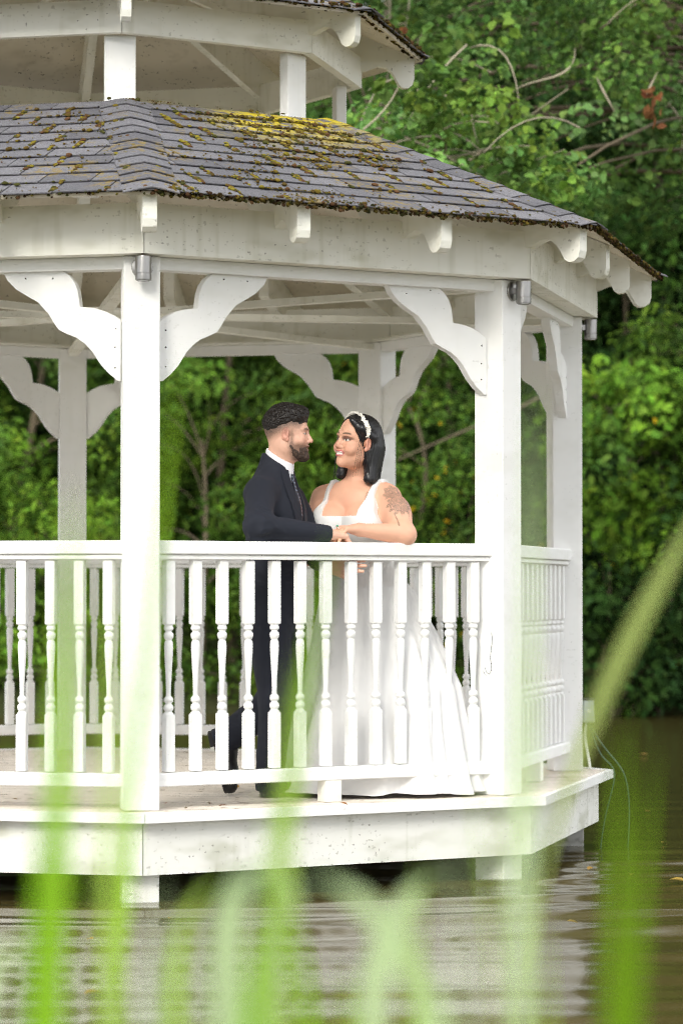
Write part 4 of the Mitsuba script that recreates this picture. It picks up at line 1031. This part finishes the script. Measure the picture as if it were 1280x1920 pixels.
# ---------------------------------------------------------------- water, banks, hill
def water():
    ys = [3.0]
    while ys[-1] < 33: ys.append(ys[-1] + max(.018, .0011 * ys[-1] ** 1.25 * (1 if ys[-1] > 8 else 4)))
    ys = np.array(ys); t = np.linspace(-1, 1, 190)
    X = t[None] * (1.6 + .135 * ys[:, None] + np.maximum(0, ys[:, None] - 12) * .0)
    Yg = np.repeat(ys[:, None], len(t), 1)
    def wav(x, y):
        h = 0
        # long ripples that run in towards the bank, broken into lenses, and a slow swell; only a breath of fine chop
        amp = sst(16.5, 11.5, y) * .85 + .15
        w = meshkit.fbm(np.stack([x * .28, y * .50, x * 0], -1), 3) * 8
        lens = .25 + 1.3 * meshkit.noise(np.stack([x * .45, y * .8, x * 0 + 3], -1))
        h = h + .0080 * amp * lens * np.sin(2 * np.pi * ((y + .10 * x) / .58) + w)
        h = h + .0050 * amp * lens * np.sin(2 * np.pi * (y - .07 * x) / .31 + 1.9 * w + 1)
        h = h + .0040 * amp * (meshkit.fbm(np.stack([x * .8, y * 3.0, x * 0 + 9], -1), 2, 4) - .5)
        h = h + .009 * amp * (meshkit.fbm(np.stack([x * 2.1, y * 3.6, x * 0 + 14], -1), 2, 8) - .5)
        h = h + .0009 * (meshkit.fbm(np.stack([x * 2.4, y * 9, x * 0 + 2], -1), 2, 6) - .5)
        return h
    Zg = wav(X, Yg)
    V = np.stack([X, Yg, Zg], -1).reshape(-1, 3)
    e = 2e-3
    nx = -(wav(X + e, Yg) - wav(X - e, Yg)) / (2 * e); ny = -(wav(X, Yg + e) - wav(X, Yg - e)) / (2 * e)
    m, n = X.shape
    i, j = np.meshgrid(np.arange(m - 1), np.arange(n - 1), indexing='ij')
    q = np.stack([i * n + j, i * n + j + 1, (i + 1) * n + j + 1, (i + 1) * n + j], -1).reshape(-1, 4)
    return (V, np.vstack([q[:, [0, 1, 2]], q[:, [0, 2, 3]]]))
put('water', mikit.ply(water(), 'water_mat', smooth=True), kind='structure')
# the rest of the pond either side
def pond_rest():
    out = []
    for s in (-1, 1):
        x0, x1 = 1.6 + .135 * 3.0, 1.6 + .135 * 33
        out.append((np.array([[s * (x0 - .03), 3, -.006], [s * (x1 - .03), 33, -.006], [s * 40, 33, -.006], [s * 40, 3, -.006]]), np.array([[0, 1, 2], [0, 2, 3]]) if s < 0 else np.array([[0, 2, 1], [0, 3, 2]])))
    return cat_meshes(out)
put('pond', mikit.ply(pond_rest(), 'water_mat'), kind='structure')
def ground():
    xs = np.linspace(-150, 150, 140) ; xs = np.sign(xs) * np.abs(xs / 150) ** 1.8 * 150
    ys = np.r_[np.linspace(-120, -2, 20), np.linspace(-1.5, 6, 26), np.linspace(7, 27, 12), np.linspace(27.5, 40, 26), np.linspace(42, 160, 30)]
    X, Y = np.meshgrid(xs, ys, indexing='ij')
    n = meshkit.fbm(np.stack([X * .25, Y * .25, X * 0], -1), 4)
    near = sst(3.9 + .5 * np.sin(X * .7), 2.6 + .5 * np.sin(X * .7), Y)
    shore = 29.6 + 1.0 * np.sin(X * .35 + 1) - .10 * X + 1.0 * (n - .5)
    far = sst(shore - .2, shore + 1.0, Y)
    side = sst(30, 38, np.abs(X + 0))
    bank = np.maximum.reduce([near, far, side])
    Z = -1.0 + bank * 1.12 + far * (.10 * np.clip(Y - shore, 0, 8) + .42 * np.clip(Y - 42, 0, 40)) + .3 * (n - .5) * bank * np.clip(np.abs(Y - 3) / 6, .1, 1)
    Z = np.where(Y < 3.2, np.minimum(Z, .16), Z)
    m, k = X.shape
    i, j = np.meshgrid(np.arange(m - 1), np.arange(k - 1), indexing='ij')
    q = np.stack([i * k + j, (i + 1) * k + j, (i + 1) * k + j + 1, i * k + j + 1], -1).reshape(-1, 4)
    return (np.stack([X, Y, Z], -1).reshape(-1, 3), np.vstack([q[:, [0, 1, 2]], q[:, [0, 2, 3]]]))
GR = ground()
put('ground', mikit.ply(GR, 'soil', smooth=True), kind='structure')

# ---------------------------------------------------------------- foliage
def leaves(P, Nn, size, col, shape='oval', rng=RNG, colvar=.25):
    """one folded leaf at every point P, its face towards Nn; returns (vertices, faces, colours)"""
    n = len(P)
    Nn = Nn / (np.linalg.norm(Nn, axis=1, keepdims=True) + 1e-9)
    r = rng.normal(size=(n, 3)); r[:, 2] -= .7                       # tips hang
    a = r - Nn * (r * Nn).sum(1, keepdims=True); a /= np.linalg.norm(a, axis=1, keepdims=True) + 1e-9
    b = np.cross(Nn, a)
    s = size * rng.uniform(.6, 1.3, (n, 1))
    if shape == 'round': prof = ((0, 0), (.30, .40), (.68, .36), (1, 0))
    elif shape == 'lance': prof = ((0, 0), (.30, .16), (.65, .13), (1, 0))
    else: prof = ((0, 0), (.33, .27), (.70, .20), (1, 0))
    lift = .10
    pts = [P - a * s * .5]
    for (l, w) in prof[1:3]:
        pts += [P + a * s * (l - .5) + b * s * w + Nn * s * lift * (w / .3), P + a * s * (l - .5) - b * s * w + Nn * s * lift * (w / .3)]
    pts += [P + a * s * .5 - Nn * s * .10]
    pts += [P - Nn * s * .02]
    V = np.stack(pts, 1)                                              # 0 base, 1 2 wide, 3 4 narrow, 5 tip, 6 midrib
    f = np.array([[0, 6, 1], [1, 6, 3], [3, 6, 5], [0, 2, 6], [2, 4, 6], [4, 5, 6]])
    Fc = (f[None] + (np.arange(n) * 7)[:, None, None]).reshape(-1, 3)
    c = np.asarray(col, float)
    if c.ndim == 1: c = np.tile(c, (n, 1))
    c = c * (1 + colvar * rng.uniform(-1, 1, (n, 1))) * (1 + .10 * rng.uniform(-1, 1, (n, 3)))
    return V.reshape(-1, 3), Fc, np.repeat(np.clip(c, .003, .9), 7, 0)

def clump_points(c, r, n, rng, shell=.55):
    d = rng.normal(size=(n, 3)); d /= np.linalg.norm(d, axis=1, keepdims=True)
    rad = shell + (1 - shell) * rng.random((n, 1)) ** .7
    return c + d * rad * r, d

def crown(clumps, per, size, palette, weights, shape, rng, accent=None):
    Vs, Fs, Cs = [], [], []; at = 0
    pal = np.array(palette)
    for c, r in clumps:
        n = int(per * rng.uniform(.7, 1.3) * (np.mean(r) / .5) ** 2)
        P, d = clump_points(np.asarray(c), np.asarray(r), n, rng)
        Nn = d * .8 + np.array([0, -.25, .75]) + rng.normal(size=d.shape) * .45
        base = pal[rng.choice(len(pal), p=weights)]
        mixc = base * .65 + .35 * pal[rng.choice(len(pal), size=n, p=weights)]
        if accent is not None:
            k = rng.random(n) < accent[1]; mixc[k] = accent[0]
        mixc = mixc * rng.uniform(.45, 1.6)
        V, Fc, C = leaves(P, Nn, size * rng.uniform(.7, 1.35), mixc, shape, rng)
        Vs.append(V); Fs.append(Fc + at); Cs.append(C); at += len(V)
    return np.vstack(Vs), np.vstack(Fs), np.vstack(Cs)

def fill_clumps(c, R, n, rng, r=(.25, .55), squash=.75, low=-1.0):
    out = []
    for _ in range(n):
        d = rng.normal(size=3); d /= np.linalg.norm(d); d[2] = max(d[2], low)
        t = rng.uniform(.45, 1.0) ** .6
        rr = rng.uniform(*r)
        out.append((np.asarray(c) + d * t * np.asarray(R), np.array([rr, rr, rr * squash]) * rng.uniform(.8, 1.2, 3)))
    return out

def limbs_to(base, clumps, rng, r0, n, top=None, straight=.055):
    ms = []
    b = np.asarray(base, float); tops = [c for c, _ in clumps]
    tp_ = np.asarray(top if top is not None else np.mean(tops, 0) + [0, 0, .3 * np.ptp([t[2] for t in tops])])
    L = tp_ - b
    spine = smooth_path([b, b + L * .33 + rng.normal(size=3) * straight * np.linalg.norm(L) * [1, 1, 0], b + L * .66 + rng.normal(size=3) * straight * np.linalg.norm(L) * [1, 1, 0], tp_], 16)
    ms.append(tube(spine, np.linspace(r0, r0 * .25, 16), 8))
    pick = rng.choice(len(tops), size=min(n, len(tops)), replace=False)
    for i in pick:
        k = int(np.clip(np.argmin(np.linalg.norm(spine - tops[i] + [0, 0, .5], axis=1)), 2, 14))
        s = spine[k]; e = tops[i] + rng.normal(size=3) * .1
        mid = (s + e) / 2 + [0, 0, .12 * np.linalg.norm(e - s)] + rng.normal(size=3) * .06 * np.linalg.norm(e - s)
        p = smooth_path([s, mid, e], 9)
        ra = r0 * rng.uniform(.12, .3)
        ms.append(tube(p, np.linspace(ra, ra * .25, 9), 5))
    return cat_meshes(ms)

def gz(x, y):
    from scipy.interpolate import griddata
    d = np.hypot(GR[0][:, 0] - x, GR[0][:, 1] - y); k = np.argsort(d)[:4]; return float(np.average(GR[0][k, 2], weights=1 / (d[k] + 1e-3)))

GREEN = [(0.068, 0.133, 0.023), (0.094, 0.185, 0.029), (0.049, 0.098, 0.025), (0.131, 0.231, 0.029), (0.075, 0.15, 0.04)]
W5 = (.28, .28, .2, .12, .12)
def plant(kind, label, cat, c, R, n, r, per, size, pal=GREEN, wts=W5, shape='oval', seed=1, trunk=.08, bark_m='bark', limbs=14, accent=None, low=-1.0, group=None, base=None, top=None, clumps=None, straight=.055):
    rng = np.random.default_rng(seed)
    t = thing(kind, label, cat, group)
    cl = clumps if clumps is not None else fill_clumps(c, R, n, rng, r, low=low)
    V, Fc, C = crown(cl, per, size, pal, wts, shape, rng, accent)
    put('crown' if cat == 'tree' else 'foliage', mikit.ply((V, Fc), 'leaf', color=C), t, kind='stuff')
    if base is None: base = (c[0], c[1] + .2, gz(c[0], c[1] + .2) - .2)
    put('trunk' if cat == 'tree' else 'stem', mikit.ply(limbs_to(base, cl, rng, trunk, limbs, top, straight), bark_m, smooth=True), t)
    return t

# tall trees behind, dense and dark
back = [(-6.5, 37, 5.2, 3.4, 'tall dark leafy tree behind the left bank shrubs'), (-2.6, 39, 5.6, 3.2, 'tall dark tree behind the left posts of the gazebo'), (.8, 38, 5.4, 3.2, 'tall dark tree right behind the couple and the gazebo roof'),
        (3.6, 36, 5.0, 2.7, 'tall shadowy tree above the dark gap on the right'), (6.6, 37, 5.5, 3.2, 'tall dark tree beyond the right edge of the pond bank'), (10, 39, 5.5, 3.4, 'outermost tall tree far to the right'), (-10.5, 39, 5.5, 3.4, 'outermost tall tree far to the left')]
DARK = [(0.035, 0.079, 0.02), (0.048, 0.101, 0.023), (0.026, 0.056, 0.02), (0.071, 0.135, 0.025), (0.041, 0.09, 0.031)]
for i, (x, y, z, R, lab) in enumerate(back):
    plant('broadleaf_tree', lab, 'tree', (x, y, z), (R, 2.2, 5.0), 150, (.5, .95), 120, .15, DARK, W5, 'oval', 40 + i, .22, 'bark', 30)
# a second, farther row closes the wood
for i, x in enumerate((-9, -4.5, 0, 4.5, 9)):
    plant('wood_tree', ('leftmost', 'second from left', 'middle', 'second from right', 'rightmost')[i] + ' tall tree of the farther row in the wood', 'tree', (x, 46, 8.5), (3.6, 2.2, 7.0), 110, (.8, 1.4), 110, .26, DARK, W5, 'oval', 60 + i, .3, 'bark', 16, group='farther row of wood trees')
# bank shrubs
BRIGHT = [(0.123, 0.242, 0.03), (0.174, 0.315, 0.035), (0.087, 0.174, 0.03), (0.246, 0.389, 0.043), (0.116, 0.227, 0.055)]
MID = [(0.079, 0.153, 0.025), (0.104, 0.193, 0.026), (0.055, 0.107, 0.025), (0.146, 0.238, 0.029), (0.085, 0.159, 0.044)]
sh = [  # x, y, z, R, n, leaf, palette, shape, label
    (-4.6, 31.2, 1.6, (1.5, 1.0, 1.8), 60, .13, BRIGHT, 'lance', 'bright green long leaved laurel shrub at the left edge, behind the left railing'),
    (-2.9, 31.0, 1.2, (1.2, .9, 1.5), 46, .12, BRIGHT, 'lance', 'bright laurel shrub between the left back post and the left front post'),
    (-1.5, 31.6, 1.9, (1.3, 1.0, 2.2), 60, .09, MID, 'oval', 'mid green shrub just right of the left front post'),
    (-.3, 31.2, 1.3, (1.1, .9, 1.7), 46, .09, MID, 'oval', 'mid green shrub behind the man'),
    (.6, 31.8, 2.2, (1.2, 1.0, 2.3), 60, .085, MID, 'oval', 'mid green shrub behind the two heads'),
    (1.5, 31.2, 1.5, (1.0, .9, 1.9), 50, .085, MID, 'oval', 'shrub flecked with yellow leaves between the woman and the right front post'),
    (3.05, 30.9, 2.45, (.95, .9, 1.25), 46, .115, BRIGHT, 'oval', 'bright leafy shrub right of the gazebo at mid height'),
    (3.7, 31.6, 3.6, (.7, .9, 1.1), 22, .12, MID, 'lance', 'upright loose shrub at the right edge, higher than the bright one'),
    (3.4, 30.8, 1.2, (1.0, .9, 1.3), 44, .10, DARK, 'oval', 'low dark shrub overhanging the water at the right edge'),
    (2.75, 30.3, .55, (.8, .6, .85), 30, .10, DARK, 'oval', 'low bush at the waterline right of the gazebo'),
    (4.6, 31.2, 2.2, (1.2, 1.0, 2.0), 54, .10, MID, 'oval', 'shrub outside the right edge of the view')]
for i, (x, y, z, R, n, ls, pal, shp, lab) in enumerate(sh):
    plant('bank_shrub', lab, 'shrub', (x, y, z), R, n, (.26, .5), 150, ls, pal, W5, shp, 80 + i, .05, 'bark', 16, accent=((.55, .36, .02), .014 if i in (4, 5) else .002))
# mid-distance shrub bank behind these
for i, (x, z) in enumerate(((-5.5, 3.2), (-3.4, 3.6), (-1.2, 3.4), (1.0, 3.8), (3.0, 3.9), (5.0, 3.6))):
    plant('tall_shrub', ('tall shrub in the second rank at the left edge', 'tall shrub in the second rank behind the left back post', 'tall shrub in the second rank left of the man', 'tall shrub in the second rank above the woman', 'tall dark shrub in the second rank right of the gazebo', 'tall shrub in the second rank past the right edge')[i], 'shrub',
          (x, 33.5, z), (1.5, 1.0, 2.8), 80, (.35, .7), 130, .11, DARK if i in (4, 5) else MID, W5, 'oval', 120 + i, .08, 'bark', 18)
# the overhanging tree in the upper right: round leaves, pale bare twigs
POP = [(0.143, 0.263, 0.072), (0.109, 0.207, 0.059), (0.185, 0.318, 0.072), (0.236, 0.366, 0.059), (0.168, 0.271, 0.109)]
rng = np.random.default_rng(5)
cl, cl2 = [], []
def at_px(px, py, yy, rr): return (np.array([(px - 640) * yy / 5501, yy, 1.28 + yy * (PITCH + (960 - py) / 5501)]), np.array([rr * 1.3, rr, rr * .8]) * rng.uniform(.8, 1.2, 3))
for _ in range(130):      # the near bough that hangs along the roof's edge
    px = rng.uniform(560, 1130); py = rng.uniform(-40, 420)
    edge = 215 + .42 * (px - 640)
    if py < edge - 190 + 60 * math.sin(px * .02) or py > edge + 130: continue
    cl.append(at_px(px, py, rng.uniform(18.2, 19.6), rng.uniform(.09, .22)))
for _ in range(260):      # the rest of the crown, deeper and looser
    px, py = rng.uniform(480, 1440), rng.uniform(-280, 420)
    if px > 960 and py > 290 + 70 * math.sin(px * .021) and rng.random() < .75: continue
    cl2.append(at_px(px, py, rng.uniform(19.5, 23.5), rng.uniform(.12, .33)))
pt = plant('overhanging_tree', 'round leaved tree with pale twigs whose bright bough hangs along the gazebo roof edge', 'tree', None, None, 0, None, 420, .060, POP, (.3, .2, .3, .1, .1), 'round', 5, .06, 'pale_bark', 30, base=(.235, 20.6, -1.2), top=(.33, 20.6, 7.2), straight=.012, clumps=cl)
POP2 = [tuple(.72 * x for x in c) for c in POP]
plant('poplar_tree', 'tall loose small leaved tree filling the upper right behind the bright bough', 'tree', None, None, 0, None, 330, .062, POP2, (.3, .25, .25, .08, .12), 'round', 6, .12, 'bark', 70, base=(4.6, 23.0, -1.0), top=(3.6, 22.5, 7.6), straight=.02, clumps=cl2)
tw = []
for _ in range(22):
    c, r = (cl + cl2)[rng.integers(len(cl) + len(cl2))]
    d = nrm(rng.normal(size=3) * [1, .4, .55]); L = rng.uniform(.3, .9)
    p0 = c - d * L * .5; p0 = p0 + [0, -.15, 0]
    tw.append(tube(smooth_path([p0, c + rng.normal(size=3) * .06 + [0, -.2, .05], c + d * L * .5 + [0, -.25, -.08]], 8), np.linspace(.007, .0025, 8), 5))
def px3(px, py, Y): return np.array([(px - 640) * Y / 5501, Y, 1.28 + Y * (PITCH + (960 - py) / 5501)])
for pts in (((690, 230), (760, 255), (830, 285), (880, 315), (960, 342)), ((850, 245), (880, 262), (908, 285)), ((760, 170), (800, 165), (850, 185), (870, 220)), ((1080, 85), (1060, 130), (1020, 145), (960, 170)), ((885, 200), (888, 235), (897, 265)), ((1120, 140), (1140, 180), (1160, 215)), ((1210, 180), (1235, 130)), ((690, 165), (720, 150), (790, 135))):
    tw.append(tube(smooth_path([px3(x, y, 18.95 + .004 * i) for i, (x, y) in enumerate(pts)], 14), np.r_[np.linspace(.002, .008, 5), np.linspace(.008, .0015, 9)], 6))
put('twig', mikit.ply(cat_meshes(tw), 'pale_bark', smooth=True), pt, kind='stuff')
dead = []
for (px, py) in ((1228, 208), (1220, 170), (755, 75), (742, 55)):
    P = px3(px, py, 18.4) + rng.normal(size=(9, 3)) * .035
    dead.append(leaves(P, rng.normal(size=(9, 3)) + [0, -1, 0], .075, (.20, .085, .04), 'oval', rng))
put('dead_leaves', mikit.ply((np.vstack([d[0] for d in dead]), np.vstack([d[1] + 63 * i for i, d in enumerate(dead)])), 'leaf', color=np.vstack([d[2] for d in dead])), pt, kind='stuff', label='withered brown leaves')
# bare branch leaning through the shrubs beside the woman
put('fallen_branch', mikit.ply(tube(smooth_path([px3(745, 862, 30.0), px3(800, 838, 30.0), px3(860, 812, 30.1), px3(960, 770, 30.3), px3(1010, 745, 30.6)], 20), np.linspace(.009, .018, 20), 6), 'bark', smooth=True), label='bare grey branch sloping through the shrubs right of the woman', cat='branch')

# fallen leaves: on the deck and afloat
def one_leaf(p, size, colr, up=(0, 0, 1), rot=0, shape='oval'):
    rg = np.random.default_rng(int(abs(p[0]) * 9999) + 3)
    V, Fc, C = leaves(np.array([p]), np.array([up]) + rg.normal(size=(1, 3)) * .12, size, colr, shape, rg, .1)
    V[:, 2] += max(0, p[2] + .003 - V[:, 2].min())
    return mikit.ply((V, Fc), 'leaf', color=C)
def fl_at(px, py, z):
    th = PITCH + (960 - py) / 5501; Y = (z - 1.28) / th; return np.array([(px - 640) * Y / 5501, Y, z])
for i, (px, py, s, c) in enumerate(((440, 1477, .06, (.42, .24, .04)), (418, 1512, .03, (.2, .1, .05)), (128, 1480, .05, (.3, .2, .05)), (312, 1508, .025, (.35, .12, .06)), (30, 1500, .03, (.25, .16, .06)), (645, 1510, .03, (.35, .14, .06)), (350, 1517, .02, (.15, .1, .05)), (395, 1508, .025, (.15, .1, .05)))):
    put('fallen_leaf', one_leaf(fl_at(px, py, DECK + .002), s * 1.1, c), label=('curled ochre leaf on the deck beside the raised shoe', 'tiny brown leaf on the deck edge below the raised shoe', 'ochre leaf on the deck left of the left front post', 'rusty leaf on the deck just right of the left front post', 'pale leaf at the far left of the deck', 'reddish leaf on the deck edge beside the rail block', 'tiny brown leaf at the deck edge, second right of the left front post', 'dark crumb of leaf left of the raised shoe tip')[i], cat='leaf', group='leaves on the deck')
for i, (px, py, s) in enumerate(((1268, 1652, .06), (1205, 1416, .06), (1212, 1522, .05), (1105, 1630, .05), (170, 1762, .06), (320, 1722, .05), (175, 1861, .06), (1072, 1731, .04), (1180, 1640, .05), (1240, 1580, .04))):
    put('floating_leaf', one_leaf(fl_at(px, py, .008), s, (.40, .27, .08)), label=('pale leaf afloat on the pond at the right edge, lowest there', 'leaf afloat right of the junction box, nearest the far bank', 'leaf afloat right of the hanging cables, level with the rim of the deck', 'leaf afloat just right of the two cable ends', 'leaf afloat below the left front pile, at its left', 'leaf afloat to the right of the left front pile', 'leaf afloat lowest at the left, near the bottom of the view', 'leaf afloat right of the gazebo reflection, lowest of the right group', 'leaf afloat between the cable ends and the right edge', 'leaf afloat at the right edge, just above the lowest one there')[i], cat='leaf', group='leaves afloat on the pond')

# ---------------------------------------------------------------- reeds on the near bank, close to the lens and out of focus
def blade(ctrl, w, rng, n=26, fold=.16, slim=0.0, tp=.66):
    """a grass blade along the control points, root first; widest in its middle, tapering to the tip, folded along its midrib"""
    p = smooth_path(ctrl, n)
    t = np.linspace(0, 1, n)[:, None]
    tg = np.gradient(p, axis=0); tg /= np.linalg.norm(tg, axis=1, keepdims=True)
    az = rng.uniform(-.6, .6); side = nrm(np.array([math.cos(az), math.sin(az), .1]))
    s = side - tg * (tg @ side)[:, None]; s /= np.linalg.norm(s, axis=1, keepdims=True)
    nn = np.cross(s, tg)
    wd = w * .5 * np.minimum(1, .35 + 1.1 * t) * np.clip((t - slim) / .3 + (slim == 0), .12, 1) * np.clip(1 - ((t - tp) / (1 - tp)).clip(0) ** 2.6, 0.02, 1)
    V = np.concatenate([p - s * wd, p - nn * wd * fold * 2, p + s * wd], 1).reshape(-1, 3)
    i = np.arange(n - 1)
    q = np.vstack([np.stack([i * 3 + a, i * 3 + a + 1, i * 3 + a + 4, i * 3 + a + 3], 1) for a in (0, 1)])
    return V, np.vstack([q[:, [0, 1, 2]], q[:, [0, 2, 3]]])
def reed_clump(label, blades, seed, extra=0):
    rg = np.random.default_rng(seed); t = thing('reed_clump', label, 'reeds')
    for (px, py, px0, py0, d, w, colr, *more) in blades:
        tip, low = px3(px, py, d), px3(px0, py0, d)
        root = np.array([low[0] + (low[0] - tip[0]) * .6, d + rg.normal() * .03, .03])
        V, Fc = blade([root, root * .45 + low * .55 + (low - tip) * [.12, 0, 0], low, (low + tip) / 2 + (tip - low) * [-.06, 0, 0], tip], w, rg, slim=more[0] if more else 0.0)
        C = np.tile(np.asarray(colr) * rg.uniform(.9, 1.1), (len(V), 1))
        put('blade', mikit.ply((V, Fc), 'reed_leaf', smooth=True, color=C), t)
A_, B_, C_, D_, E_ = (.29, .52, .035), (.38, .56, .09), (.56, .70, .38), (.20, .40, .02), (.13, .24, .012)
reed_clump('tall bright green reed blades rising at the left edge, close and blurred', [
    (140, 900, 95, 1900, 2.3, .024, A_), (215, 980, 205, 1900, 2.2, .015, B_), (95, 1430, 78, 1920, 2.2, .034, D_), (338, 660, 235, 1700, 3.0, .010, A_), (130, 1540, 105, 1920, 2.1, .022, A_), (215, 1600, 200, 1920, 2.4, .014, B_)], 11)
reed_clump('reed blades rising in front of the man and the skirt of the dress, blurred', [
    (622, 1000, 515, 1700, 2.6, .022, A_), (560, 1230, 520, 1800, 2.2, .016, B_), (500, 1480, 530, 1920, 2.2, .014, A_)], 12)
reed_clump('long reed blade leaning up to the right across the far bank, blurred', [
    (1345, 900, 1075, 1440, 3.3, .040, (.36, .44, .13), .62), (1165, 1330, 1150, 1900, 2.3, .022, E_), (1225, 1400, 1185, 1920, 2.5, .018, E_)], 13)
reed_clump('pale reed blades in front of the right front post, blurred to a haze', [
(1000, 700, 985, 1500, 2.4, .012, C_, .45), (955, 1150, 965, 1700, 2.3, .010, C_, .60), (880, 1380, 930, 1800, 2.3, .009, B_, .65)], 14)
reed_clump('low crowd of short reed blades along the bottom of the view, blurred', [
    (545, 1700, 585, 1920, 2.5, .026, A_), (478, 1720, 470, 1920, 2.6, .024, A_), (790, 1600, 775, 1920, 2.4, .016, B_), (305, 1640, 290, 1920, 2.3, .016, C_), (215, 1580, 225, 1920, 2.4, .016, B_), (345, 1690, 375, 1920, 2.2, .014, C_),
    (510, 1470, 505, 1920, 2.1, .008, C_, .4), (850, 1500, 870, 1920, 2.1, .008, C_, .4), (640, 1800, 655, 1920, 2.6, .022, A_), (1010, 1700, 1020, 1920, 2.2, .012, B_)], 22)
# arching tips
def arch():
    rg = np.random.default_rng(31); t = thing('reed_clump', 'arching pale reed tips that bend over at the bottom centre, blurred', 'reeds')
    for pts, d, w, c in ((((430, 1920), (425, 1760), (450, 1660), (500, 1625), (548, 1660), (565, 1720)), 2.6, .030, C_), (((810, 1920), (765, 1800), (690, 1700), (620, 1650), (555, 1650)), 2.5, .030, C_), (((700, 1920), (715, 1780), (760, 1690), (810, 1640), (860, 1665)), 2.7, .026, C_),
                      (((-40, 1920), (-20, 1830), (20, 1765), (60, 1760)), 2.4, .028, C_), (((330, 1920), (340, 1760), (380, 1670), (430, 1650)), 2.7, .015, B_)):
        ctrl = [np.array([px3(*pts[0], d)[0], d + .05, .03])] + [px3(x, y, d) for x, y in pts]
        V, Fc = blade(ctrl, w, rg, 40, tp=.86, slim=.45)
        put('blade', mikit.ply((V, Fc), 'reed_leaf', smooth=True, color=np.tile(c, (len(V), 1))), t)
arch()
